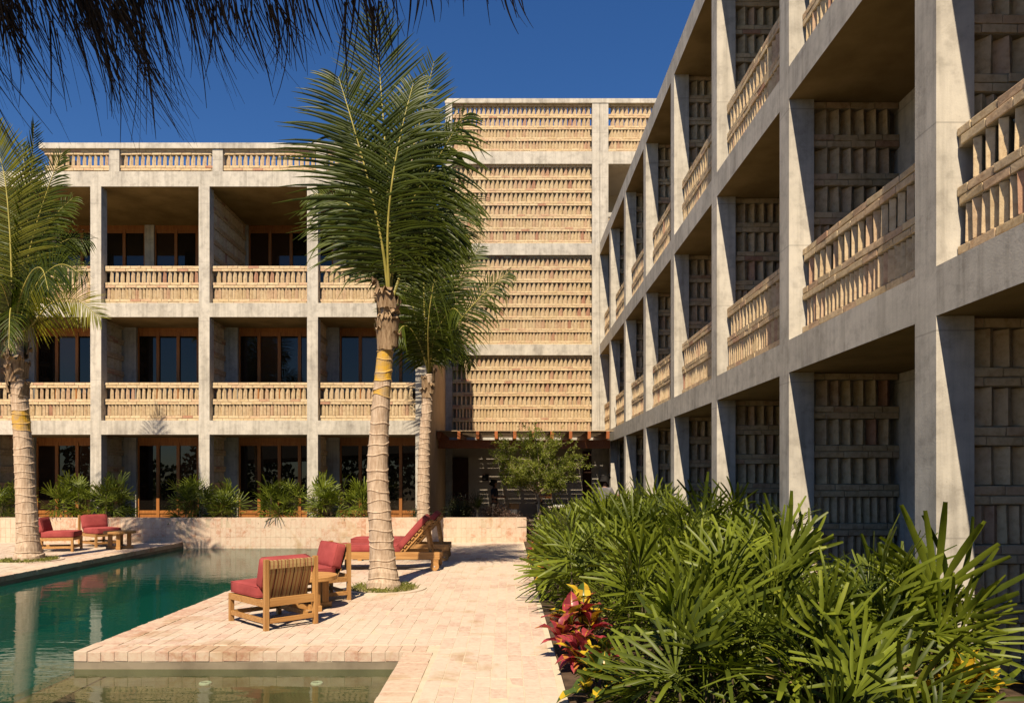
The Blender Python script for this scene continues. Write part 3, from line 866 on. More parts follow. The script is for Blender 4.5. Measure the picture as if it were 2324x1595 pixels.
# ------------------------------------------------------------------ furniture
def cushion(name, sx, sy, sz, parent, loc, rot=(0, 0, 0), puff=0.006):
    """a stuffed box cushion: rounded edges, softly domed faces"""
    bm = bmesh.new(); bmesh.ops.create_cube(bm, size=1.0)
    bmesh.ops.subdivide_edges(bm, edges=bm.edges[:], cuts=7, use_grid_fill=True)
    sd = R.uniform(0, 50)
    for v in bm.verts:
        p = v.co.copy(); q = Vector((p.x * sx, p.y * sy, p.z * sz))
        rad_ = 0.028
        inn = Vector((max(-sx / 2 + rad_, min(sx / 2 - rad_, q.x)), max(-sy / 2 + rad_, min(sy / 2 - rad_, q.y)), max(-sz / 2 + rad_, min(sz / 2 - rad_, q.z))))
        d = q - inn
        if d.length > 1e-6: q = inn + d.normalized() * rad_ * min(1.0, d.length / rad_ * 1.15)
        fx, fy, fz = 1 - (2 * p.x) ** 2, 1 - (2 * p.y) ** 2, 1 - (2 * p.z) ** 2
        if abs(p.z) > 0.49: q.z += math.copysign(puff * max(fx, 0) ** .5 * max(fy, 0) ** .5, p.z)
        if abs(p.x) > 0.49: q.x += math.copysign(puff * 0.6 * max(fy, 0) * max(fz, 0), p.x)
        if abs(p.y) > 0.49: q.y += math.copysign(puff * 0.6 * max(fx, 0) * max(fz, 0), p.y)
        q += Vector((0, 0, 1)) * mnoise.noise(q * 7 + Vector((sd, 0, 0))) * 0.006
        v.co = q
    me = bpy.data.meshes.new(name); bm.to_mesh(me); bm.free()
    me.materials.append(FABRIC); me.polygons.foreach_set('use_smooth', [True] * len(me.polygons))
    o = link(name, me, parent); o.location = loc; o.rotation_euler = rot
    pm = MB()
    for s in (-1, 1):
        z = s * (sz / 2 - 0.014); a, b_ = sx / 2 - 0.003, sy / 2 - 0.003; c_ = 0.02
        loop = [(-a + c_, -b_, z), (a - c_, -b_, z), (a, -b_ + c_, z), (a, b_ - c_, z), (a - c_, b_, z), (-a + c_, b_, z), (-a, b_ - c_, z), (-a, -b_ + c_, z), (-a + c_, -b_, z)]
        pm.tube(loop, 0.0045, 5, cap=False)
    pm.build('piping', FABRIC, o)
    return o

def bar(name, parent, x0, x1, y0, y1, z0, z1, mat=TEAK, bev=0.004):
    m_ = MB(); m_.box(x0, x1, y0, y1, z0, z1)
    return m_.build(name, mat, parent, bevel=bev)

def lounge_chair(loc, ang, label):
    """local: x across, +y forward; origin on the ground at the middle of the back"""
    t = empty('lounge_chair', loc, ang); tag(t, label, 'chair', 'teak lounge chairs with red cushions')
    W, D, L = 0.64, 0.88, 0.05
    for s in (-1, 1):
        xa, xb = (-W / 2, -W / 2 + L) if s < 0 else (W / 2 - L, W / 2)
        bar('rear_post', t, xa, xb, 0, L, 0.0, 0.765, TEAK_Z); bar('front_leg', t, xa, xb, D - L, D, 0.0, 0.252, TEAK_Z)
        bar('seat_rail', t, xa, xb, L + 0.001, D, 0.253, 0.32, TEAK)
        bar('side_stretcher', t, xa + 0.006, xb - 0.006, L + 0.001, D - L - 0.001, 0.075, 0.125, TEAK)
    x0, x1 = -W / 2 + L + 0.001, W / 2 - L - 0.001
    bar('back_rail', t, x0, x1, 0.006, L - 0.006, 0.255, 0.345); bar('top_rail', t, x0, x1, 0.006, L - 0.008, 0.70, 0.745)
    bar('front_rail', t, x0, x1, D - L + 0.003, D - 0.003, 0.255, 0.317)
    bar('back_stretcher', t, x0, x1, 0.008, L - 0.008, 0.075, 0.125); bar('front_stretcher', t, x0, x1, D - L + 0.008, D - 0.008, 0.075, 0.125)
    n_ = 5; wd = (x1 - x0) / n_
    for i in range(n_):
        a, b_ = x0 + i * wd + 0.006, x0 + (i + 1) * wd - 0.006
        m_ = MB()
        prof = [(0.003, 0.66), (0.000, 0.70), (0.002, 0.748), (0.044, 0.750), (0.048, 0.70), (0.062, 0.60), (0.17, 0.325), (0.18, 0.318)]
        prof2 = [(0.006, 0.66), (0.0045, 0.70), (0.006, 0.744), (0.040, 0.746), (0.043, 0.70), (0.057, 0.60), (0.164, 0.325), (0.174, 0.313)]
        m_.grid([[(a, p[0], p[1]), (b_, p[0], p[1])] for p in prof]); m_.grid([[(b_, p[0], p[1]), (a, p[0], p[1])] for p in prof2])
        m_.build('back_strap', WEB, t)
    for i in range(6):
        yy = 0.22 + i * 0.105
        m_ = MB(); m_.box(x0, x1, yy, yy + 0.085, 0.3165, 0.3205); m_.build('seat_strap', WEB, t)
    cushion('seat_cushion', 0.60, 0.68, 0.14, t, (0, 0.545, 0.393))
    cushion('back_cushion', 0.585, 0.335, 0.14, t, (0, 0.165, 0.600), (rad(105), 0, 0), 0.014)
    return t

def facing(fx, fy): return math.atan2(-fx, fy)
# footprints measured on the deck
lounge_chair((-2.345, 8.0, 0), facing(-0.712, 0.702), 'lounge chair nearest the camera, its woven strap back turned to us')
lounge_chair((-2.285, 10.1, 0), facing(-0.80, -0.60), 'lounge chair beside the big palm, red cushions turned toward the pool')
lounge_chair((-10.78, 16.72, 0), facing(0.97, 0.22), 'lounge chair partly behind the far palm trunk, seen from its side')
lounge_chair((-10.44, 18.36, 0), facing(0.82, -0.57), 'lounge chair against the planter wall next to the round table on the terrace')

def round_table(loc, rz, label):
    t = empty('round_table', loc, rz); tag(t, label, 'table', 'low round teak tables')
    m_ = MB(); n_ = 40; rr = 0.345
    ring = lambda z, r2: [(r2 * math.cos(k * 2 * math.pi / n_), r2 * math.sin(k * 2 * math.pi / n_), z) for k in range(n_)]
    m_.grid([ring(0.372, rr - 0.004), ring(0.376, rr), ring(0.421, rr), ring(0.425, rr - 0.004)], 0.5, 0, True)
    m_.poly(ring(0.425, rr - 0.004)); m_.poly(ring(0.372, rr - 0.004)[::-1])
    m_.build('tabletop', TEAK, t)
    for k in range(4):
        a = k * math.pi / 2; c, s = math.cos(a), math.sin(a)
        T = lambda x, y, z, c=c, s=s: (x * c - y * s, x * s + y * c, z)
        q = MB(); q.box(0.155, 0.245, -0.042, 0.042, 0.0725, 0.371, T=T); q.build('leg', TEAK_Z, t, bevel=0.004)
        q = MB(); q.box(0.046, 0.285, -0.045, 0.045, 0.0, 0.072, T=T); q.build('foot', TEAK, t, bevel=0.004)
    q = MB(); q.box(-0.045, 0.045, -0.045, 0.045, 0.002, 0.074); q.build('hub', TEAK, t)
    return t
round_table((-2.48, 9.18, 0), rad(38), 'low round teak table between the two lounge chairs on the pool deck')
round_table((-9.16, 17.3, 0), rad(20), 'low round teak table beside the far terrace chairs')

def lounger(x_head, y_near, label, up_ang=rad(48)):
    """sun lounger lying along x with its head end at x_head"""
    t = empty('sun_lounger', (x_head, y_near + 0.34, 0)); tag(t, label, 'sun lounger', 'teak sun loungers by the planter wall')
    L, W = 2.02, 0.68
    for s in (-1, 1):
        y0, y1 = (-W / 2, -W / 2 + 0.045) if s < 0 else (W / 2 - 0.045, W / 2)
        bar('side_rail', t, -L, 0, y0, y1, 0.205, 0.335)
        bar('wheel_bracket', t, -0.155, -0.02, y0 + 0.004, y1 - 0.004, 0.06, 0.2045, TEAK_Z)
        bar('front_leg', t, -L + 0.18, -L + 0.26, y0 + 0.004, y1 - 0.004, 0.0, 0.2045, TEAK_Z)
        q = MB(); yy = y0 - 0.012 if s < 0 else y1 - 0.028
        n_ = 28
        ring = lambda y, r2: [(-0.087 + r2 * math.cos(k * 2 * math.pi / n_), y, 0.079 + r2 * math.sin(k * 2 * math.pi / n_)) for k in range(n_)]
        q.grid([ring(yy, 0.074), ring(yy + 0.004, 0.078), ring(yy + 0.036, 0.078), ring(yy + 0.04, 0.074)], 0.5, 0, True)
        q.poly(ring(yy, 0.074)); q.poly(ring(yy + 0.04, 0.074)[::-1])
        wh = q.build('wheel', TEAK, t)
        q = MB(); q.tube([(-0.087, yy - 0.006, 0.079), (-0.087, yy + 0.046, 0.079)], 0.012, 10); q.build('axle', STEEL, wh)
    bar('foot_rail', t, -L, -L + 0.045, -W / 2 + 0.046, W / 2 - 0.046, 0.22, 0.32); bar('head_rail', t, -0.05, -0.005, -W / 2 + 0.046, W / 2 - 0.046, 0.22, 0.30)
    hx = -0.70
    k = 0
    x = -L + 0.07
    while x < hx - 0.08:
        bar('slat', t, x, x + 0.07, -W / 2 + 0.047, W / 2 - 0.047, 0.305, 0.328); x += 0.095
    cu, su = math.cos(up_ang), math.sin(up_ang)
    T = lambda x, y, z: (hx + x * cu - z * su, y, 0.325 + x * su + z * cu)
    for s in (-1, 1):
        q = MB(); ya = s * 0.25; q.box(0, 0.76, ya - 0.02, ya + 0.02, -0.05, -0.002, T=T); q.build('back_rail', TEAK, t, bevel=0.003)
        q = MB(); ya = s * 0.205
        a = Vector(T(0.62, ya, -0.05)); b_ = Vector((-0.17, ya, 0.27)); d = (b_ - a).normalized()
        side = Vector((0, 1, 0)); nn = d.cross(side)
        q.obox((a + b_) / 2, d, side, nn, (b_ - a).length / 2, 0.016, 0.025); q.build('brace', TEAK, t, bevel=0.003)
    for i in range(8):
        q = MB(); q.box(0.01 + i * 0.095, 0.08 + i * 0.095, -0.30, 0.30, 0.0, 0.022, T=T); q.build('back_slat', TEAK, t, bevel=0.003)
    cushion('seat_cushion', 1.30, 0.62, 0.12, t, (-L + 0.02 + 0.655, 0, 0.392))
    c = Vector(T(0.40, 0, 0.086)); cushion('back_cushion', 0.76, 0.62, 0.12, t, c, (0, -up_ang, 0))
    return t
lounger(-1.20, 13.06, 'sun lounger directly behind the big palm trunk, nearer of the two')
lounger(-1.16, 14.70, 'sun lounger next to the planter wall, behind the other lounger')

# ------------------------------------------------------------------ coconut palms
def trunk(root, pts, r0, r1, yellow=None, ring=0.16, seed=1, flare=1.3):
    rg = random.Random(seed)
    path = catmull(pts, 60)
    ln = [0]
    for a, b_ in zip(path, path[1:]): ln.append(ln[-1] + (b_ - a).length)
    tot = ln[-1]
    def pos(s):
        for i in range(60):
            if ln[i + 1] >= s: return path[i].lerp(path[i + 1], (s - ln[i]) / max(1e-6, ln[i + 1] - ln[i]))
        return path[-1]
    mb = MB(); nA = 22; rows = []; mats = []
    s = 0
    while s < tot:
        stp = ring * rg.uniform(0.7, 1.3)
        ph, amp = rg.uniform(0, 6.28), rg.uniform(0.008, 0.04)
        t = s / tot
        base = r0 + (r1 - r0) * min(1, t * 1.15) ** 0.8
        base *= 1 + (flare - 1) * max(0, 1 - s / 0.5) ** 2
        isy = yellow and yellow[0] < pos(s).z < yellow[1] and rg.random() < 0.15 + 0.85 * (pos(s).z - yellow[0]) / (yellow[1] - yellow[0])
        for fr_, dr, mt in ((0.0, 0.0, 1), (0.10, 0.010, 2 if isy else 0), (0.2, -0.001, 2 if isy else 0), (0.6, -0.004, 2 if isy else 0)):
            rows.append((s + fr_ * stp, base + dr, ph, amp, mt))
        s += stp
    prev = None; R3 = []
    for (ss, rr, ph, amp, mt) in rows:
        p = pos(min(ss, tot)); row = []
        for k in range(nA):
            a = k * 2 * math.pi / nA
            off = amp * math.sin(a + ph) + 0.012 * math.sin(3 * a + ph * 2)
            q = pos(max(0, min(tot, ss + off)))
            rj = rr * (1 + 0.02 * math.sin(2 * a + ph) + rg.gauss(0, 0.006))
            row.append(Vector((q.x + rj * math.cos(a), q.y + rj * math.sin(a), q.z)))
        R3.append((row, mt))
    for (ra, ma), (rb, mb2) in zip(R3, R3[1:]): mb.grid([ra, rb], rg.random(), ma if ma != 1 else 1, True)
    o = mb.build('trunk', [BARK, RING, BARK_Y], root, True, smooth=False)
    return o

def frond(root, pts, Lmax, seed, droop=0.5, yellow=False, sag=(0, 0, 0), n=62, side=None, ragged=0.15, width=0.034, stalk=0.028, both=(1, 1), vee=0.25):
    """rachis along pts; leaflets on both sides, combed forward, drooping, some torn"""
    rg = random.Random(seed)
    path = catmull(pts, 40)
    ln = [0]
    for a, b_ in zip(path, path[1:]): ln.append(ln[-1] + (b_ - a).length)
    tot = ln[-1]
    def pos(s):
        s = max(0, min(tot * 0.9999, s))
        for i in range(40):
            if ln[i + 1] >= s: return path[i].lerp(path[i + 1], (s - ln[i]) / max(1e-6, ln[i + 1] - ln[i]))
        return path[-1]
    mb = MB()
    face = Vector(side) if side else None
    for i in range(n):
        t = 0.13 + 0.87 * (i + 0.5) / n
        p = pos(t * tot); T = (pos(t * tot + 0.05) - pos(t * tot - 0.05)).normalized()
        S0 = face if face else T.cross(Vector((0, -1, 0.25))).normalized()
        S = (S0 - T * S0.dot(T)).normalized()
        Nn = S.cross(T).normalized()
        prof = (0.45 + 0.55 * min(1, (t - 0.1) / 0.25)) * (1 - 0.72 * max(0, (t - 0.55) / 0.45) ** 1.4)
        for sg in (-1, 1):
            if rg.random() > both[0 if sg < 0 else 1]: continue
            Lf = Lmax * prof * rg.uniform(0.85, 1.1)
            sweep = rad(14 + 42 * t * t + rg.gauss(0, 2.5))
            d = (S * sg * math.cos(sweep) + T * math.sin(sweep) + Nn * rg.gauss(vee, 0.035)).normalized()
            dr = droop * rg.uniform(0.85, 1.15)
            torn = rg.random() < ragged
            if torn: dr *= 2.6; Lf *= rg.uniform(0.6, 1)
            g = Vector((sag[0], sag[1], -1 + sag[2]))
            wv = (T + Nn * rg.gauss(0.30, 0.12)).normalized()
            k_ = 5; A = []; 
            for j in range(k_ + 1):
                u = j / k_
                q = p + d * (Lf * u * (1 - 0.18 * dr * u)) + g * (Lf * dr * 0.5 * u ** 2.2)
                w_ = width * (0.55 + 0.9 * u if u < 0.4 else 0.92 * (1 - ((u - 0.4) / 0.62) ** 1.6) + 0.03) * 0.5
                A.append([q - wv * w_, q + Nn * 0.12 * w_ * 2, q + wv * w_])
            tn = min(1, max(0, rg.gauss(0.45, 0.2)))
            mb.grid([r_ for r_ in A], tn, 0, False, [tn] * (k_ - 1) + [min(1.2, tn + 0.4)])
    o = mb.build('frond', FROND_Y if yellow else FROND, root, True)
    st = MB(); m_ = 24
    st.tube([pos(tot * k / m_) for k in range(m_ + 1)], [stalk * (1 - 0.86 * (k / m_) ** 0.8) for k in range(m_ + 1)], 6)
    st.build('leaf_stalk', STALK, o, True, smooth=True)
    return o

def sheaths(root, c, r, zs, seed, n=7):
    rg = random.Random(seed)
    for k in range(n):
        a0 = rg.uniform(0, 6.28); z = c.z + zs[0] + (zs[1] - zs[0]) * (k + 0.5) / n; hh = rg.uniform(0.28, 0.5); sp_ = rg.uniform(0.8, 1.5)
        rows = []
        for j in range(6):
            u = j / 5; fl = r * (1.06 + 0.10 * u + (0.55 * max(0, u - 0.55) ** 1.2 * rg.uniform(0.6, 2.2)))
            rows.append([Vector((c.x + fl * math.cos(a0 + sp_ * (q - 3) / 3 * (1 - 0.55 * u)), c.y + fl * math.sin(a0 + sp_ * (q - 3) / 3 * (1 - 0.55 * u)), z + hh * u - 0.05 + rg.gauss(0, 0.01) - (0.12 * max(0, u - 0.7)) - (rg.uniform(0, .14) if j == 5 else 0))) for q in range(7)])
        mb = MB(); mb.grid(rows, 0.5)
        mb.build('leaf_sheath', SHEATH, root, True, smooth=True)

def palm(base, label, tr, r0, r1, yellow, crown, fronds, D, seed, Lmax):
    root = empty('coconut_palm', base); tag(root, label, 'palm tree', 'coconut palms round the pool')
    trunk(root, tr, r0, r1, yellow, seed=seed)
    for k, f in enumerate(fronds):
        pts = [crown] + [at(px, py, D + dd) for (px, py, dd) in f['p']]
        frond(root, pts, f.get('L', Lmax), seed * 100 + k, f.get('d', 0.5), f.get('y', False), f.get('sag', (0, 0, 0)), f.get('n', 58), f.get('side'), f.get('rag', 0.12), f.get('w', 0.046), f.get('st', 0.03), f.get('both', (1, 1)), f.get('v', 0.15))
    return root

# big palm in the deck
D1 = 10.9
c1 = at(884, 690, D1)
p1 = palm((-1.83, D1, -0.02), 'tall windblown coconut palm rising from the deck beside the lounge chairs',
     [at(872, 1338, D1), at(866, 1230, D1), at(857, 1080, D1), at(862, 960, D1), at(870, 850, D1), at(878, 760, D1), at(884, 690, D1)], 0.205, 0.115, (2.40, 3.75), c1,
     [dict(p=[(868, 560, -.25), (838, 420, -.45), (800, 280, -.5), (768, 175, -.4)], L=1.30, d=0.34, sag=(-.25, 0, 0), rag=.08),
      dict(p=[(884, 520, .0), (874, 330, .1), (862, 170, .2), (850, 40, .2)], L=1.20, d=0.14, sag=(-.1, 0, .3), rag=.05, both=(1, 1)),
      dict(p=[(900, 540, .35), (925, 390, .55), (955, 270, .7), (985, 140, .7)], L=0.95, d=0.15, sag=(.3, 0, .9), rag=.05),
      dict(p=[(898, 560, .1), (940, 450, -.1), (1000, 350, -.3), (1052, 262, -.45)], L=1.1, d=0.95, sag=(.45, 0, 0), rag=.3),
      dict(p=[(900, 580, .3), (945, 490, .6), (1010, 440, .9), (1085, 460, 1.1)], L=1.05, d=0.7, sag=(.5, 0, 0), rag=.15),
      dict(p=[(893, 560, .5), (915, 430, .9), (960, 330, 1.3), (1020, 280, 1.6)], L=1.1, d=0.5, sag=(.4, 0, 0)),
      dict(p=[(862, 590, .3), (820, 500, .7), (770, 450, 1.0), (712, 440, 1.2)], L=1.0, d=0.65, sag=(-.25, 0, 0), rag=.15),
      dict(p=[(888, 540, .8), (905, 420, 1.2), (930, 320, 1.4), (962, 245, 1.5)], L=1.0, d=0.3, sag=(.25, 0, 0), rag=.1),
      dict(p=[(872, 560, .7), (848, 440, 1.1), (818, 350, 1.3), (788, 270, 1.3)], L=1.05, d=0.3, sag=(-.2, 0, 0), rag=.1),
      dict(p=[(880, 530, -.3), (892, 400, -.5), (915, 280, -.5), (938, 190, -.35)], L=1.0, d=0.45, sag=(.3, 0, 0), rag=.1),
      dict(p=[(903, 640, .1), (912, 600, .15), (930, 560, .2), (938, 525, .2)], L=0.35, d=1.0, rag=.5, n=24, st=.045),
      dict(p=[(905, 600, .2), (955, 530, .2), (1015, 500, .25), (1065, 540, .3)], L=0.9, d=1.0, sag=(.2, 0, 0), rag=.25)], D1, 11, 1.1)
sheaths(p1, at(880, 760, D1), 0.148, (-0.22, 0.62), 5, 15)
# palm by the planter wall
D2 = 18.0
c2 = at(974, 850, D2)
p2 = palm((-1.97, D2, 0), 'slimmer coconut palm standing at the planter wall behind the loungers',
     [at(960, 1237, D2), at(961, 1120, D2), at(963, 1010, D2), at(969, 920, D2), at(974, 850, D2)], 0.165, 0.13, None, c2,
     [dict(p=[(966, 760, -.3), (962, 650, -.5), (966, 540, -.5), (975, 440, -.3)], L=1.35, d=0.35, rag=.08, n=80),
      dict(p=[(1000, 790, .0), (1050, 720, .0), (1105, 660, .0), (1158, 615, .0)], L=0.95, d=0.8, rag=.25),
      dict(p=[(990, 760, .3), (1025, 670, .5), (1060, 600, .7), (1090, 560, .8)], L=1.0, d=0.4, sag=(.2, 0, 0)),
      dict(p=[(955, 770, .2), (938, 700, .3), (925, 630, .5), (915, 560, .6)], L=1.1, d=0.5),
      dict(p=[(985, 770, -.5), (1010, 720, -.9), (1030, 700, -1.3), (1050, 720, -1.6)], L=0.95, d=0.8, rag=.2),
      dict(p=[(955, 790, -.4), (935, 750, -.7), (915, 740, -.9), (895, 770, -1.1)], L=0.9, d=0.8, rag=.2),
      dict(p=[(980, 740, .8), (990, 640, 1.4), (1005, 560, 1.9), (1030, 520, 2.2)], L=1.0, d=0.4),
      dict(p=[(955, 750, .8), (930, 680, 1.3), (905, 650, 1.7), (880, 660, 2.0)], L=0.9, d=0.6),
      dict(p=[(990, 800, .3), (1020, 770, .5), (1050, 780, .7), (1070, 830, .9)], L=0.8, d=0.9),
      dict(p=[(972, 740, -.8), (985, 640, -1.2), (1005, 570, -1.4), (1035, 530, -1.4)], L=1.0, d=0.5)], D2, 23, 1.0)
sheaths(p2, at(972, 890, D2), 0.15, (-0.25, 0.45), 9, 7)
# far terrace palm
D3 = 14.8
c3 = at(36, 760, D3)
p3 = palm((-9.72, D3, -0.02), 'coconut palm on the far terrace, yellow green fronds cut by the picture edge',
     [at(66, 1272, D3), at(60, 1150, D3), at(53, 1020, D3), at(44, 900, D3), at(36, 800, D3), at(34, 750, D3)], 0.215, 0.14, (2.25, 2.95), c3,
     [dict(p=[(28, 650, -.2), (22, 520, -.3), (8, 390, -.3), (-25, 285, -.2)], L=1.15, d=0.3, y=True, sag=(.3, 0, .4), rag=.04, n=80),
      dict(p=[(50, 640, .1), (62, 510, .1), (72, 390, .1), (77, 282, .1)], L=0.75, d=0.25, sag=(.5, 0, 1.6), rag=.04, side=(0, 1, 0), n=70),
      dict(p=[(55, 660, .3), (85, 560, .4), (125, 490, .5), (165, 450, .6)], L=1.0, d=0.75, sag=(.2, 0, 0), rag=.12),
      dict(p=[(60, 690, -.2), (95, 630, -.4), (140, 600, -.5), (190, 625, -.6)], L=0.95, d=0.75, rag=.2),
      dict(p=[(70, 740, -.3), (115, 690, -.5), (170, 680, -.6), (228, 722, -.6)], L=0.8, d=0.35, y=True, sag=(.25, 0, 0), rag=.06),
      dict(p=[(52, 640, -.1), (80, 520, -.2), (112, 420, -.3), (140, 350, -.3)], L=0.9, d=0.35, sag=(.3, 0, 0), rag=.08),
      dict(p=[(58, 670, .2), (100, 590, .3), (150, 545, .3), (205, 545, .3)], L=0.9, d=0.7, sag=(.1, 0, 0), rag=.12),
      dict(p=[(40, 640, .4), (48, 520, .8), (58, 420, 1.0), (50, 330, 1.1)], L=0.95, d=0.3, sag=(.3, 0, .3), rag=.06),
      dict(p=[(20, 690, -.4), (0, 640, -.7), (-25, 640, -1), (-50, 680, -1.2)], L=0.9, d=0.7),
      dict(p=[(10, 660, .4), (-20, 560, .7), (-60, 500, .9), (-110, 480, 1.1)], L=1.1, d=0.5, y=True),
      dict(p=[(45, 680, -.7), (70, 620, -1.2), (95, 610, -1.7), (110, 660, -2)], L=0.85, d=0.9, rag=.3),
      dict(p=[(45, 640, .8), (65, 540, 1.3), (95, 480, 1.8), (130, 470, 2.2)], L=1.0, d=0.5),
      dict(p=[(25, 720, -.5), (25, 700, -1.0), (22, 720, -1.4), (20, 790, -1.6)], L=0.8, d=0.8, rag=.3)], D3, 37, 1.0)
sheaths(p3, at(40, 850, D3), 0.178, (-0.55, 0.75), 13, 16)

# grass in the palm pits
def grass(center, r, n, seed, label):
    rg = random.Random(seed); mb = MB()
    for k in range(n):
        a, q = rg.uniform(0, 6.28), r * math.sqrt(rg.random()); x, y = center[0] + q * math.cos(a), center[1] + q * math.sin(a)
        if q < 0.2: continue
        h, az = rg.uniform(0.02, 0.085), rg.uniform(0, 6.28); dx, dy = math.cos(az), math.sin(az); w_ = 0.004
        mb.poly([(x - dy * w_, y + dx * w_, -0.002), (x + dy * w_, y - dx * w_, -0.002), (x + dx * h * .35 + dy * w_ * .6, y + dy * h * .35 - dx * w_ * .6, h * .65), (x + dx * h * .9, y + dy * h * .9, h)], rg.random())
    return tag(mb.build('grass', GRASS), label, None, None, 'stuff')
grass((-1.83, 10.9), 0.5, 900, 3, 'sparse grass at the foot of the big palm')
grass((-9.6, 14.7), 0.52, 1300, 4, 'grass at the foot of the far terrace palm')

# ------------------------------------------------------------------ lady palms
def fan_mesh(seed, fingers, Lf, mat=None):
    rg = random.Random(seed); mb = MB()
    sp_ = rad(rg.uniform(62, 100))
    tn0 = rg.uniform(0.1, 0.6)
    for i in range(fingers):
        a = -sp_ + 2 * sp_ * (i + 0.5) / fingers + rg.gauss(0, 0.05)
        L = Lf * (1 - 0.30 * abs(a / sp_) ** 1.5) * rg.uniform(0.88, 1.1); wd = Lf * rg.uniform(0.052, 0.076)
        d = Vector((math.sin(a), math.cos(a), 0)); s = Vector((math.cos(a), -math.sin(a), 0))
        lift, dr = rg.uniform(0.05, 0.28), rg.uniform(0.2, 0.9); rows = []
        br = rg.random() < 0.10
        for j in range(6):
            u = j / 5
            z = lift * L * u - dr * L * u * u * 0.5 - (0.25 * L * max(0, u - 0.6) * 2 if br else 0)
            w_ = wd * (0.22 + 1.8 * u if u < 0.45 else 0.985 - 0.42 * ((u - 0.45) / 0.55) ** 2.6)
            c = d * (L * u) + Vector((0, 0, z))
            rows.append([c - s * w_ * 0.5 + Vector((0, 0, w_ * 0.16)), c, c + s * w_ * 0.5 + Vector((0, 0, w_ * 0.16))])
        tn = min(1, max(0, tn0 + rg.gauss(0, 0.14)))
        mb.grid(rows, tn, 0, False, [tn] * 4 + [min(1.1, tn + (0.35 if rg.random() < .4 else 0.05))])
    pt = [Vector((0, -0.30, -0.10)), Vector((0, -0.15, -0.03)), Vector((0, 0, 0))]
    mb.tube(pt, [0.006, 0.005, 0.004], 4, 0.4, 0)
    return mb.mesh('leaf', mat or FAN, True)
FAN_OLD = mat_leaf('withered_palm_leaf', (0.16, 0.105, 0.04), (0.36, 0.26, 0.12), 0.2, 0.7, 0.1, (1.2, 1, 0.6))
FAN_NEW = mat_leaf('young_palm_leaf', (0.10, 0.13, 0.010), (0.26, 0.28, 0.03), 0.22, 0.45, 0.2)
FANS = [fan_mesh(300 + k, 8 + k % 5, 0.34 + 0.06 * (k % 4)) for k in range(16)] + [fan_mesh(400 + k, 7 + k, 0.36, FAN_NEW) for k in range(2)] + [fan_mesh(420, 7, 0.34, FAN_OLD)]
STEM_ME = []
for k in range(4):
    mb = MB(); mb.tube([(0, 0, 0), (0.01, 0.0, 0.35), (-0.008, 0.01, 0.7), (0, 0, 1.0)], [0.012, 0.011, 0.010, 0.009], 6)
    STEM_ME.append(mb.mesh('stem', STEM, True))
LPG = 'lady palms in the planting beds'
def lady_palm(x, y, z, h, rad_, n, label, seed, sc=1.0, stems=6):
    rg = random.Random(seed)
    t = empty('lady_palm', (x, y, z)); tag(t, label, 'palm shrub', LPG)
    st = []
    for k in range(stems):
        a, q = rg.uniform(0, 6.28), rad_ * 0.55 * math.sqrt(rg.random())
        hh = h * rg.uniform(0.45, 0.82); st.append((q * math.cos(a), q * math.sin(a), hh))
        o = link('stem', STEM_ME[k % 4], t); o.location = (st[-1][0], st[-1][1], -0.03); o.scale = (1, 1, hh); o.rotation_euler = (0, 0, a)
    for k in range(n):
        sx, sy, hh = st[k % stems]
        f = (k // stems + rg.random() * 0.8) / max(1, n / stems)      # 0 = top of the stem
        az = rg.uniform(0, 6.28); e = rad(80 - 95 * f + rg.gauss(0, 14))
        d = Vector((math.cos(az) * math.cos(e), math.sin(az) * math.cos(e), math.sin(e)))
        zz = hh * (1.02 - 0.72 * f)
        pos = Vector((sx, sy, zz)) + d * 0.24 * sc
        nn = Vector((0, 0, 1)) - d * d.z
        if nn.length < 0.1: nn = Vector((math.cos(az), math.sin(az), 0)) * -1
        nn.normalize(); xx = d.cross(nn).normalized()
        m = Matrix((xx, d, nn)).transposed().to_4x4()
        o = link('leaf', FANS[rg.randrange(16) if f < .55 or rg.random() > .07 else 18] if rg.random() > .09 else FANS[16 + rg.randrange(2)], t)
        m = m @ Matrix.Rotation(rg.gauss(0, 0.85), 4, 'Y') @ Matrix.Rotation(rg.gauss(-0.12, 0.28), 4, 'X')
        s_ = sc * rg.uniform(0.85, 1.2)
        o.matrix_basis = Matrix.Translation(pos) @ m @ Matrix.Diagonal((s_, s_, s_, 1))
    return t
EDGE = 'lady palm of the front row leaning over the path edge'
MIDL = 'lady palm in the middle of the dense bed between path and columns'
COLM = 'lady palm close to the shaded column feet of the receding wing'
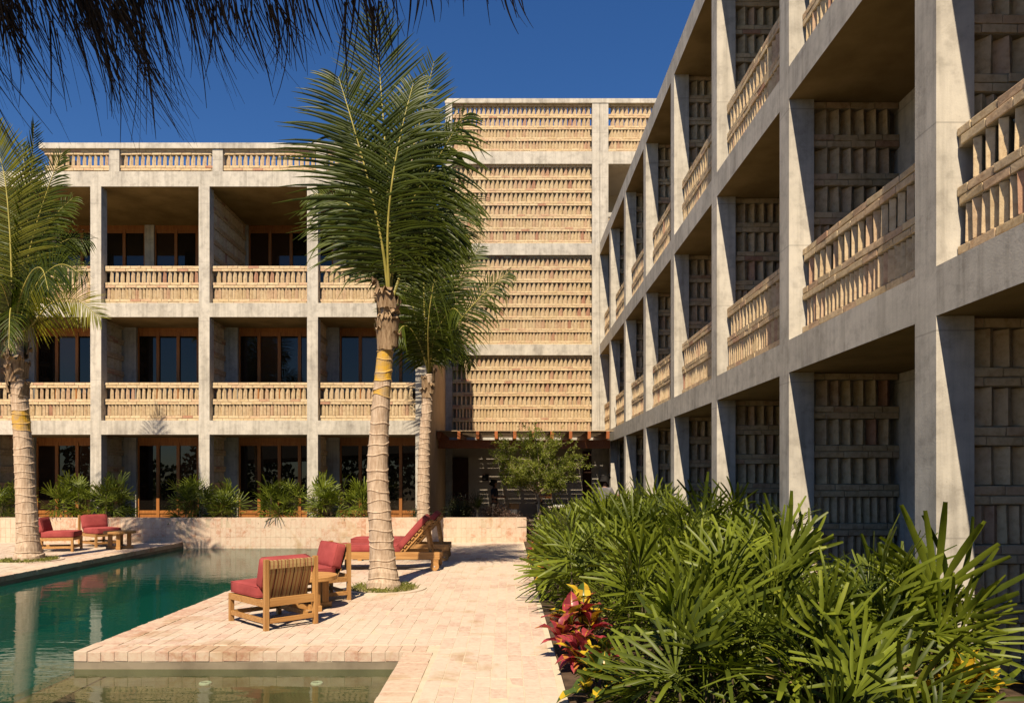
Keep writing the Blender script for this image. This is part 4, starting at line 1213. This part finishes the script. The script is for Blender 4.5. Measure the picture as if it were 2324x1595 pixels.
beds = [
    # nearest first
    (2.62, 4.75, 1.12, 0.55, 40, 'tall lady palm in front of the nearest lit column'),
    (3.0, 5.6, 1.05, 0.5, 30, 'lady palm with its fans against the nearest column foot'),
    (1.95, 4.55, 0.95, 0.5, 34, 'lady palm at the lower picture edge, right of the red croton'),
    
    (1.45, 5.9, 0.78, 0.5, 30, 'low lady palm directly behind the red croton'), (1.35, 5.0, 0.62, 0.45, 30, 'low lady palm right of the green croton near the lower edge'), (1.9, 3.95, 0.42, 0.35, 18, 'low lady palm cut by the lower picture edge'),
    (1.9, 5.9, 1.08, 0.55, 36, MIDL), (2.5, 6.5, 1.25, 0.55, 34, MIDL), (1.25, 7.0, 0.95, 0.5, 34, EDGE),
    (1.9, 7.4, 1.12, 0.55, 34, MIDL), (2.7, 8.0, 1.32, 0.5, 30, COLM), (0.98, 8.4, 0.92, 0.5, 34, EDGE), (1.65, 8.8, 1.15, 0.55, 34, MIDL),
    (2.35, 9.4, 1.30, 0.55, 32, MIDL), (3.0, 10.2, 1.42, 0.5, 28, COLM), (0.98, 9.8, 0.9, 0.5, 32, EDGE), (1.6, 10.4, 1.12, 0.55, 32, MIDL),
    (2.3, 11.2, 1.30, 0.55, 30, MIDL), (1.0, 11.3, 0.88, 0.5, 30, EDGE), (1.7, 12.2, 1.1, 0.55, 30, MIDL), (2.9, 12.6, 1.40, 0.5, 26, COLM),
    (1.05, 12.9, 0.88, 0.5, 30, EDGE), (2.25, 13.4, 1.28, 0.55, 28, MIDL), (1.6, 14.2, 1.05, 0.55, 28, MIDL), (1.1, 14.8, 0.92, 0.5, 28, EDGE),
    (2.9, 14.9, 1.42, 0.5, 24, COLM), (2.2, 15.4, 1.15, 0.55, 26, MIDL), (1.6, 16.0, 0.88, 0.55, 26, MIDL), (2.7, 17.0, 1.25, 0.5, 24, COLM),
    (1.25, 17.0, 0.75, 0.5, 24, EDGE), (2.0, 17.6, 0.92, 0.55, 24, MIDL), (3.0, 18.5, 1.15, 0.5, 22, COLM), (1.75, 20.8, 0.7, 0.55, 20, MIDL), (2.9, 21.2, 1.05, 0.5, 20, COLM)]
ORD = 'first second third fourth fifth sixth seventh eighth ninth tenth eleventh twelfth thirteenth fourteenth fifteenth sixteenth seventeenth'.split()
cnt_ = {}
def row_label(lab):
    if lab not in (EDGE, MIDL, COLM): return lab
    i = cnt_.get(lab, 0); cnt_[lab] = i + 1
    return {EDGE: 'lady palm leaning over the path edge, %s of its row counted from the red croton', MIDL: 'lady palm in the middle of the bed, %s of its row counted from the camera', COLM: 'lady palm at the column feet, %s of its row behind the nearest column'}[lab] % ORD[i]
for k, (x, y, h, r_, n_, lab) in enumerate(beds):
    lab = row_label(lab)
    if y > 6.5 and x < 1.3: x += 0.05; h *= 0.88
    lady_palm(x, y, 0.02, h * (0.80 if y < 6 else 0.90), r_ * 1.1, n_ + (14 if y < 8 else 12), lab, 900 + k, 0.98 if y < 8 else 1.0, 8)
strip = [(20, 1130, 0.5, 18, 'lady palm behind the wall at the far left picture edge'), (165, 1120, 0.62, 30, 'lady palm behind the wall, left half of the pair above the red chairs'), (250, 1125, 0.62, 30, 'lady palm behind the wall, directly above the upright red chair'),
         (440, 1130, 0.60, 30, 'lady palm behind the wall in front of the second column'), (505, 1155, 0.36, 18, 'small drooping lady palm beside the second column foot'), (640, 1140, 0.52, 28, 'lady palm behind the wall before the middle glass doors'),
         (735, 1130, 0.58, 30, 'bright lady palm in front of the third column foot'), (812, 1140, 0.50, 22, 'lady palm touching the left side of the big palm trunk')]
for k, (px, py, h, n_, lab) in enumerate(strip):
    y = 19.82; lady_palm((px - 1150) * K * y, y, 0.50, h + 0.42, 0.75, n_ + 40, lab, 1200 + k, 0.85, 10)

# ------------------------------------------------------------------ crotons
def croton_leaf(seed, mats):
    rg = random.Random(seed); mb = MB(); L, W = 0.18, 0.085; rows = []
    for j in range(7):
        u = j / 6; w_ = W * math.sin(math.pi * min(1, 0.06 + u * 0.94)) ** 0.75 * 0.5
        z = 0.03 * math.sin(u * 2.2) - 0.05 * u * u; wv = 0.006 * math.sin(u * 14 + seed)
        rows.append([Vector((-w_, L * u, z + w_ * 0.35 + wv)), Vector((-w_ * .12, L * u, z)), Vector((w_ * .12, L * u, z)), Vector((w_, L * u, z + w_ * 0.35 - wv))])
    b = len(mb.v)
    for r_ in rows: mb.v.extend([tuple(p) for p in r_])
    for i in range(6):
        for j in range(3):
            mb.f.append((b + i * 4 + j, b + i * 4 + j + 1, b + i * 4 + j + 5, b + i * 4 + j + 4)); mb.t.append(rg.random()); mb.mi.append(1 if j == 1 or rg.random() < 0.14 else 0)
    return mb.mesh('leaf', mats, True)
CL = {'r': [croton_leaf(k, [CROT_R, CROT_O]) for k in range(4)], 'y': [croton_leaf(10 + k, [CROT_Y, CROT_G]) for k in range(4)], 'g': [croton_leaf(20 + k, [CROT_G, CROT_Y]) for k in range(3)], 'o': [croton_leaf(30 + k, [CROT_O, CROT_R]) for k in range(3)]}
def croton(x, y, h, sp_, n, mix, label, seed, sc=1.0):
    rg = random.Random(seed); t = empty('croton', (x, y, 0.02)); tag(t, label, 'croton', 'crotons along the bed edges')
    st = [(rg.gauss(0, sp_ * .4), rg.gauss(0, sp_ * .4), h * rg.uniform(0.5, 0.95)) for k in range(5)]
    for (a, b_, hh) in st:
        m_ = MB(); m_.tube([(a * .4, b_ * .4, 0), (a * .8, b_ * .8, hh * .5), (a, b_, hh)], [.008, .007, .005], 5); m_.build('stem', STEM, t)
    for k in range(n):
        a, b_, hh = st[k % 5]; f = rg.random(); az = rg.uniform(0, 6.28); e = rad(65 - 70 * f + rg.gauss(0, 12))
        d = Vector((math.cos(az) * math.cos(e), math.sin(az) * math.cos(e), math.sin(e)))
        nn = (Vector((0, 0, 1)) - d * d.z).normalized(); xx = d.cross(nn)
        ty = mix[(k % 5 + (rg.random() < .3)) % len(mix)]
        o = link('leaf', rg.choice(CL[ty]), t)
        s_ = sc * rg.uniform(0.8, 1.3)
        o.matrix_basis = Matrix.Translation((a, b_, hh * (1 - .6 * f))) @ Matrix((xx, d, nn)).transposed().to_4x4() @ Matrix.Diagonal((s_, s_, s_, 1))
croton(0.60, 6.75, 0.44, 0.24, 58, 'ryrry', 'red and yellow croton spilling onto the near path edge', 1, 1.32)
croton(0.66, 6.10, 0.24, 0.18, 36, 'rgry', 'low dark red croton nearer to us beside the path', 2, 1.1)
croton(0.66, 5.35, 0.22, 0.18, 34, 'ggyg', 'green croton with a few yellow leaves at the lower bed corner', 3, 1.1)
croton(0.56, 11.2, 0.42, 0.12, 30, 'yory', 'yellow croton between the fans half way along the path', 4)
croton(0.56, 13.6, 0.40, 0.12, 26, 'yroy', 'smaller yellow croton farther along the path edge', 5)
croton(0.70, 16.8, 0.50, 0.12, 26, 'roro', 'orange red croton at the end of the planter wall', 6)
croton(2.92, 4.62, 0.40, 0.26, 70, 'yygy', 'bright yellow croton low at the foot of the nearest column', 7, 1.2)

# ------------------------------------------------------------------ courtyard tree
tree = empty('courtyard_tree', (0.76, 20.6, 0.02)); tag(tree, 'small green leafy tree standing in front of the pergola', 'tree')
rg = random.Random(5)
tb = MB()
b0 = Vector((0.80, 20.6, 0.0)); fork = at(1222, 1120, 20.6)
tb.tube(catmull([b0, at(1224, 1165, 20.6), fork], 8), [0.055 - 0.002 * k for k in range(9)], 7)
tips = []
ends = [(1128, 1040, .1), (1150, 1010, -.5), (1185, 1000, .4), (1215, 985, -.3), (1240, 1000, .5), (1272, 1010, -.4), (1300, 1035, .1), (1312, 1055, -.2), (1165, 1065, -.9), (1265, 1075, -.9), (1205, 1060, -1.0), (1140, 1085, .5), (1285, 1085, .6), (1220, 1040, .9), (1180, 1090, -.4), (1250, 1095, -.5)]
for (px, py, dd) in ends:
    e = at(px, py, 20.6 + dd)
    mid = fork.lerp(e, 0.5) + Vector((rg.gauss(0, .08), rg.gauss(0, .08), rg.uniform(-.05, .15)))
    pa = catmull([fork, mid, e], 10)
    tb.tube(pa, [0.026 * (1 - 0.085 * k) for k in range(11)], 5)
    for j in range(5, 11):
        for q in range(5):
            d = Vector((rg.gauss(0, 1), rg.gauss(0, 1), rg.gauss(0.15, .7))).normalized() * rg.uniform(.15, .42)
            tb.tube([pa[j], pa[j] + d * .5 + Vector((0, 0, .03)), pa[j] + d], [0.006, .004, .002], 3); tips.append((pa[j], pa[j] + d))
tb.build('trunk', TBARK, tree, True, smooth=True)
cr = MB()
def leaf_quad(mb, p, d, L, W, tone):
    d = d.normalized(); s = d.cross(Vector((rg.gauss(0, 1), rg.gauss(0, 1), rg.gauss(0, 1)))).normalized() * W
    mb.poly([p, p + d * L * .5 + s, p + d * L, p + d * L * .5 - s], tone)
for (a, b_) in tips:
    tn = rg.uniform(0, 1)
    for k in range(50):
        u = rg.random() ** 0.7
        p = a.lerp(b_, u * 1.15) + Vector((rg.gauss(0, .035), rg.gauss(0, .035), rg.gauss(0, .03)))
        leaf_quad(cr, p, (b_ - a).normalized() + Vector((rg.gauss(0, .8), rg.gauss(0, .8), rg.gauss(0, .6))), rg.uniform(.035, .062), rg.uniform(.010, .018), min(1, max(0, tn + rg.gauss(0, .15))))
for k in range(14):       # long shoots
    a = at(rg.uniform(1130, 1300), rg.uniform(990, 1060), 20.6 + rg.uniform(-.6, .6)); d = Vector(((a.x - 0.76) * .35, rg.gauss(0, .2), 1 - abs(a.x - .76) * .45)).normalized() * rg.uniform(.25, .6)
    for q in range(40):
        u = rg.random(); leaf_quad(cr, a + d * u, d + Vector((rg.gauss(0, .9), rg.gauss(0, .9), rg.gauss(0, .4))), .05, .012, rg.random())
cr.build('crown', TREELEAF, tree, True)

def shrub(x, y, z, rx_, h, n, mat, label, seed, L=0.05, W=0.014, group='dark shrubs behind the planter wall'):
    rg2 = random.Random(seed); t = empty('shrub', (x, y, z)); tag(t, label, 'shrub', group)
    st = MB(); fo = MB()
    for k in range(10):
        az = rg2.uniform(0, 6.28); q = rx_ * rg2.uniform(.3, 1); e = Vector((q * math.cos(az), q * .8 * math.sin(az), h * rg2.uniform(.5, 1) * (1 - .35 * q / rx_)))
        st.tube([(0, 0, 0), e * .5 + Vector((0, 0, .08)), e], [.012, .008, .003], 4)
        for j in range(n // 10):
            u = rg2.uniform(.35, 1.05); p = e * u + Vector((rg2.gauss(0, .09), rg2.gauss(0, .09), rg2.gauss(0, .07)))
            d = Vector((rg2.gauss(0, 1), rg2.gauss(0, 1), rg2.gauss(.2, .7))).normalized(); s = d.cross(Vector((rg2.gauss(0, 1), rg2.gauss(0, 1), rg2.gauss(0, 1)))).normalized() * W
            fo.poly([p, p + d * L * .5 + s, p + d * L, p + d * L * .5 - s], rg2.random())
    st.build('stem', STEM, t); fo.build('foliage', mat, t)
    return t
shrub(-1.35, 21.0, 0.42, 0.50, 0.85, 2600, SHRUBLEAF, 'dense dark green shrub just right of the slim palm trunk', 1)
shrub(-1.25, 22.6, 0.02, 0.42, 1.75, 1700, PURPLE, 'tall bronze leaved shrub in the pergola shade', 2)
shrub(-0.30, 21.2, 0.42, 0.42, 0.62, 1500, PURPLE, 'bronze shrub in front of the person in the dark shirt', 3)
shrub(0.10, 20.2, 0.46, 0.36, 0.30, 1300, PURPLE, 'low bronze shrub behind the right end of the wall', 4)
shrub(0.62, 19.7, 0.02, 0.40, 0.62, 1700, PURPLE, 'bronze shrub at the foot of the small courtyard tree', 5)
shrub(1.05, 19.2, 0.02, 0.42, 0.45, 1500, PURPLE, 'low bronze shrub between wall end and lady palms', 7)
shrub(-2.35, 19.75, 0.50, 0.22, 0.48, 900, SHRUBLEAF, 'small dark shrub left of the slim palm trunk', 6)
sk_ = empty('spiky_palm', (-0.85, 21.0, 0.42)); tag(sk_, 'dark spiky leaved plant between the shrubs under the pergola', 'plant')
m_ = MB(); rg2 = random.Random(8)
for k in range(90):
    az, e = rg2.uniform(0, 6.28), rad(rg2.uniform(-5, 85)); d = Vector((math.cos(az) * math.cos(e), math.sin(az) * math.cos(e), math.sin(e))); L = rg2.uniform(.45, .75); s = Vector((-math.sin(az), math.cos(az), 0)) * .016
    p = Vector((0, 0, .42)); rows = []
    for j in range(5):
        u = j / 4; c = p + d * L * u - Vector((0, 0, .18 * L * u * u)); rows.append([c - s * (1 - u * .9), c + s * (1 - u * .9)])
    m_.grid(rows, rg2.random())
m_.build('foliage', SHRUBLEAF, sk_)
m_ = MB(); m_.tube([(0, 0, -.05), (0.02, 0, .25), (0, 0, .45)], [.06, .05, .05], 8); m_.build('trunk', TBARK, sk_)
# potted greenery on the upper balcony
bp = shrub(-11.9, 20.65, 6.56 + 0.75, 0.42, 0.55, 700, TREELEAF, 'feathery plant peeping over the top floor balustrade', 12, .05, .012, 'plants on the balconies')
m_ = MB(); m_.tube([(0, 0, -.75), (0, 0, -.35), (0, 0, .02)], [.15, .18, .2], 14); m_.build('pot', COPE, bp)

hg = MB(); rg2 = random.Random(99)  # leaf mass added out of view, only for the door panes to mirror
for k in range(9000):
    x, zz = rg2.uniform(-34, 24), 4.6 * math.sqrt(rg2.random()) ; top = 3.6 + 1.0 * math.sin(x * .5) + .6 * math.sin(x * 1.3)
    if zz > top: continue
    p = Vector((x, -13 + rg2.uniform(-1, 1), zz - .1)); d = Vector((rg2.gauss(0, 1), rg2.gauss(0, 1), rg2.gauss(0, 1))).normalized() * .5; s2 = d.cross(Vector((rg2.gauss(0, 1), 1, rg2.gauss(0, 1)))).normalized() * .16
    hg.poly([p, p + d * .5 + s2, p + d, p + d * .5 - s2], rg2.random())
tag(hg.build('reflection_hedge', SHRUBLEAF), 'dark leaf mass added out of view behind the viewpoint to darken reflections in the glass doors', 'reflection_hedge', None, 'stuff')

# ------------------------------------------------------------------ people
def skin_mesh(name, verts, edges, mat, parent, root=0, sub=2):
    """verts: (x,y,z,rx,ry)"""
    me = bpy.data.meshes.new(name); me.from_pydata([v[:3] for v in verts], edges, []); me.materials.append(mat)
    o = link(name, me, parent)
    sk = o.modifiers.new('skin', 'SKIN'); sk.use_smooth_shade = True
    lay = me.skin_vertices[0] if me.skin_vertices else None
    if lay is None:
        bm = bmesh.new(); bm.from_mesh(me); bm.verts.layers.skin.verify(); bm.to_mesh(me); bm.free(); lay = me.skin_vertices[0]
    for i, v in enumerate(verts):
        lay.data[i].radius = (v[3], v[4] if len(v) > 4 else v[3]); lay.data[i].use_root = (i == root)
    ss = o.modifiers.new('sub', 'SUBSURF'); ss.levels = sub; ss.render_levels = sub
    return o

def person(loc, rz, label, shirt, trousers, h=1.65, lean=0.0, arms='hold', long_sleeve=False, look=0.0):
    """faces local +y"""
    t = empty('person', loc, rz); tag(t, label, 'person'); k = h / 1.70
    V = lambda x, y, z, r, r2=None: (x * k, (y + lean * max(0, z - 0.95)) * k, z * k, r * k, (r2 or r) * k)
    vs_, es = [], []
    def add(v, par=None):
        vs_.append(v); i = len(vs_) - 1
        if par is not None: es.append((par, i))
        return i
    pel = add(V(0, 0, 0.93, .125, .10)); wa = add(V(0, .01, 1.08, .115, .085), pel); ch = add(V(0, 0, 1.27, .145, .10), wa); nk0 = add(V(0, -.01, 1.40, .075, .07), ch)
    nk = add(V(0, .0, 1.47, .052, .052), nk0); jaw = add(V(0, .025 , 1.535, .062, .072), nk); sk1 = add(V(0, .01, 1.60, .074, .09), jaw); sk2 = add(V(0, .0, 1.655, .058, .07), sk1)
    nose = add(V(0, .115, 1.575, .010), sk1)
    for s in (-1, 1): add(V(s * .083, -.005, 1.575, .012, .02), sk1)
    hands = []
    for s in (-1, 1):
        sh = add(V(s * .175, -.01, 1.36, .055), ch)
        if arms == 'hold': el = add(V(s * .235, .03, 1.10, .042), sh); wr = add(V(s * .12, .27, 1.10, .028), el); dd = Vector((-s * .35, .93, .05))
        elif arms == 'reach': el = add(V(s * .24, .10, 1.12, .042), sh); wr = add(V(s * .19, .34, 1.18, .028), el); dd = Vector((0, .98, .1))
        else: el = add(V(s * .235, -.03, 1.08, .042), sh); wr = add(V(s * .245, .03, .84, .028), el); dd = Vector((0, .12, -1))
        wv = Vector(vs_[wr][:3]) / k
        pa = wv + dd * .06; pi = add((pa.x * k, pa.y * k, pa.z * k, .034 * k, .02 * k), wr)
        sd = Vector((0, 0, 1)) if arms != 'down' else Vector((0, 1, 0))
        for f, (off, ln) in enumerate(((-.027, .062), (-.009, .074), (.009, .070), (.026, .055))):
            a = pa + dd * .035 + sd * off; b_ = a + dd * ln * .6; c_ = b_ + (dd * .7 + Vector((-s * .5, 0, -.2))) * ln * .45
            i1 = add((a.x * k, a.y * k, a.z * k, .009 * k), pi); i2 = add((b_.x * k, b_.y * k, b_.z * k, .0085 * k), i1); add((c_.x * k, c_.y * k, c_.z * k, .007 * k), i2)
        th = pa + sd * .035 - dd * .02; i1 = add((th.x * k, th.y * k, th.z * k, .011 * k), wr); th2 = th + sd * .03 + dd * .035; add((th2.x * k, th2.y * k, th2.z * k, .009 * k), i1)
    for s in (-1, 1):
        hp = add(V(s * .095, 0, .86, .085), pel); kn = add(V(s * .105, .015, .48, .058), hp); an = add(V(s * .105, -.015, .09, .036), kn); add(V(s * .115, .12, .035, .035, .03), an)
    body = skin_mesh('body', vs_, es, SKIN, t)
    tv = [V(0, 0, 0.90, .15, .125), V(0, .01, 1.08, .135, .105), V(0, 0, 1.27, .165, .12), V(0, -.01, 1.40, .10, .085)]
    te = [(0, 1), (1, 2), (2, 3)]
    for s in (-1, 1):
        j = 0 if s < 0 else 1
        sv = [v for v in vs_]
        base = len(tv); tv.append(V(s * .175, -.01, 1.36, .075)); te.append((2, base))
        el = Vector({'hold': (s * .235, .03, 1.10), 'reach': (s * .24, .10, 1.12)}.get(arms, (s * .235, -.03, 1.08)))
        shp = Vector((s * .175, -.01, 1.36)); e2 = shp.lerp(el, 1.0 if long_sleeve else .75); tv.append(V(e2.x, e2.y, e2.z, .06)); te.append((base, base + 1))
        if long_sleeve:
            wr = Vector({'hold': (s * .12, .27, 1.10), 'reach': (s * .19, .34, 1.18)}.get(arms, (s * .245, .03, .84))); tv.append(V(wr.x, wr.y, wr.z, .04)); te.append((base + 1, base + 2))
    skin_mesh('shirt', tv, te, shirt, t)
    pv = [V(0, 0, .93, .145, .115)]; pe = []
    for s in (-1, 1):
        b_ = len(pv); pv += [V(s * .095, 0, .84, .105), V(s * .105, .015, .48, .078), V(s * .105, -.01, .10, .062)]; pe += [(0, b_), (b_, b_ + 1), (b_ + 1, b_ + 2)]
    skin_mesh('trousers', pv, pe, trousers, t)
    hv = [V(0, -.025, 1.61, .108, .118), V(0, -.012, 1.685, .092, .105), V(0, -.06, 1.545, .085, .075)]; skin_mesh('hair', hv, [(0, 1), (0, 2)], HAIR, t)
    return t
person((-0.42, 25.0, 0.012), facing(0.8, -0.3), 'dark haired person in a dark short sleeved shirt standing in the pergola shade', NAVY, TROUS, 1.62, arms='hold')
person((1.12, 25.0, 0.012), facing(0.9, -0.1), 'person in a pale shirt standing behind the small courtyard tree', PALESH, TROUS, 1.68, arms='hold')
person((2.62, 19.6, 0.02), facing(0.55, 0.8), 'person in a grey shirt seen from behind above the lady palms', GREYSH, TROUS, 1.70, lean=0.12, arms='reach', long_sleeve=True)
m_ = MB(); m_.box(-.10, .10, -.07, .07, 0, .17); bx_ = m_.build('carton', [ORANGE], bevel=.004); bx_.location = (1.42, 24.95, 1.02); bx_.rotation_euler = (0, 0, .1)
tag(bx_, 'small orange carton held by the person behind the tree', 'carton')
q_ = MB(); q_.tube([(-.02, -.0735, .07), (-.02, -.0715, .07)], .045, 14); q_.build('red_dot', REDP, bx_)
m_ = MB(); m_.box(-.14, .14, -.12, .12, 0, .62); pd_ = m_.build('plinth', WHITE, bevel=.008); pd_.location = (0.22, 25.3, .012); tag(pd_, 'pale square plinth under the pergola beside the dark shirted person', 'plinth')
m_ = MB(); m_.box(-.15, .15, -.12, .12, 0, .20); m_.box(-.15, .0, -.16, -.121, .10, .20); cb_ = m_.build('cardboard_box', CARD, bevel=.006); cb_.location = (0.25, 25.3, .636); cb_.rotation_euler = (0, rad(3), .25); tag(cb_, 'brown cardboard box lying on the pale plinth', 'box')
# work table with paper under the pergola
wt = empty('work_table', (2.0, 24.6, .012)); tag(wt, 'plain table under the pergola right of the small tree', 'table')
bar('tabletop', wt, -.6, .6, -.3, .3, .70, .74, PLASTER_G)
for a in (-.55, .55):
    for b_ in (-.25, .25): bar('leg', wt, a - .025, a + .025, b_ - .025, b_ + .025, 0, .699, PLASTER_G)
ps = MB(); ps.obox(Vector((0, 0, 0)), Vector((1, 0, 0)), Vector((0, 1, 0)), Vector((0, 0, 1)), .16, .11, .03); p_ = ps.build('paper_packet', WHITE); p_.location = (1.75, 24.5, .783); p_.rotation_euler = (0, 0, .2); tag(p_, 'white paper packet on the table under the pergola', 'packet')

# ------------------------------------------------------------------ thatched roof over the viewpoint
roof = empty('thatched_roof', (-2.5, 0, 3.3)); tag(roof, 'dark thatched roof eave with hanging straw at the top of the picture', 'roof')
YE = 2.3
def eave(x): return 3.13 + 0.07 * (x + 1.6) / 1.6
rb = MB()
xs = [-16, -7.5, -4, -1.6, -0.4, 0.02]
lo = [Vector((x, YE, eave(x) + 0.02)) for x in xs]; hi = [Vector((x, -4.0, eave(x) + 4.4)) for x in xs]
up_ = Vector((0, .1, .22))
rb.grid([lo, hi]); rb.grid([[p + up_ for p in hi], [p + up_ for p in lo]]); rb.grid([[p + up_ for p in lo], lo]); rb.grid([hi, [p + up_ for p in hi]])
rb.poly([lo[-1], hi[-1], hi[-1] + up_, lo[-1] + up_]); rb.poly([lo[0], lo[0] + up_, hi[0] + up_, hi[0]])
rb.build('roof_body', THATCH, roof, True)
for x in (-0.6, -6.5, -14):
    m_ = MB(); m_.tube([(x, -1.6, -0.03), (x, -1.6, 5.2)], .09, 10); m_.build('post', TBARK, roof, True)
th = MB(); rg = random.Random(77)
def strand(x, y, z, L, dx, dy, w_, crook):
    rows = []; nseg = 5
    for j in range(nseg + 1):
        u = j / nseg
        c = Vector((x + dx * L * u + crook * L * (u * u), y + dy * L * u, z - L * u * (1 - .12 * abs(dx))))
        r_ = w_ * (1 - .75 * u ** 1.5)
        rows.append([c + Vector((r_ * math.cos(a), r_ * math.sin(a), 0)) for a in (0.4, 2.5, 4.6)])
    th.grid(rows, rg.random(), 0, True)
for k in range(215):
    x0 = rg.uniform(-2.15, 0.02); f = min(1, max(0, (0.02 - x0) / 1.7))
    dens = 0.24 + 0.76 * min(1, max(0, (f - .34) / .40))
    if rg.random() > dens: continue
    Lm = (0.11 + .30 * min(1, f * 1.3)) * (1 + .2 * math.sin(x0 * 9.0)) * rg.uniform(.55, 1.12)
    dx0, dy0 = rg.gauss(.16 + .16 * f, .14), rg.gauss(.04, .10); yo = rg.uniform(-.10, .16); cr_ = rg.gauss(0, .10)
    for q in range(rg.randint(3, 7)):
        L = Lm * rg.uniform(.45, 1.05)
        strand(x0 + rg.gauss(0, .018), YE + yo + rg.gauss(0, .02), eave(x0) + rg.uniform(-.01, .05), L + .05, dx0 + rg.gauss(0, .07), dy0 + rg.gauss(0, .05), rg.choice((.0014, .0021, .0030, .0040)), cr_ + rg.gauss(0, .07))
for k in range(620):          # short dense butt ends along the eave
    x0 = rg.uniform(-2.15, -0.35); f = (0.02 - x0) / 1.7
    if rg.random() > (f - .2) * 1.4: continue
    strand(x0, YE + rg.uniform(-.1, .1), eave(x0) + rg.uniform(0, .05), rg.uniform(.05, .12) + .03 * f, rg.gauss(.25, .15), rg.gauss(.05, .1), rg.choice((.002, .003, .004)), rg.gauss(0, .1))
tag(th.build('thatch', THATCH, roof, True), kind='stuff')
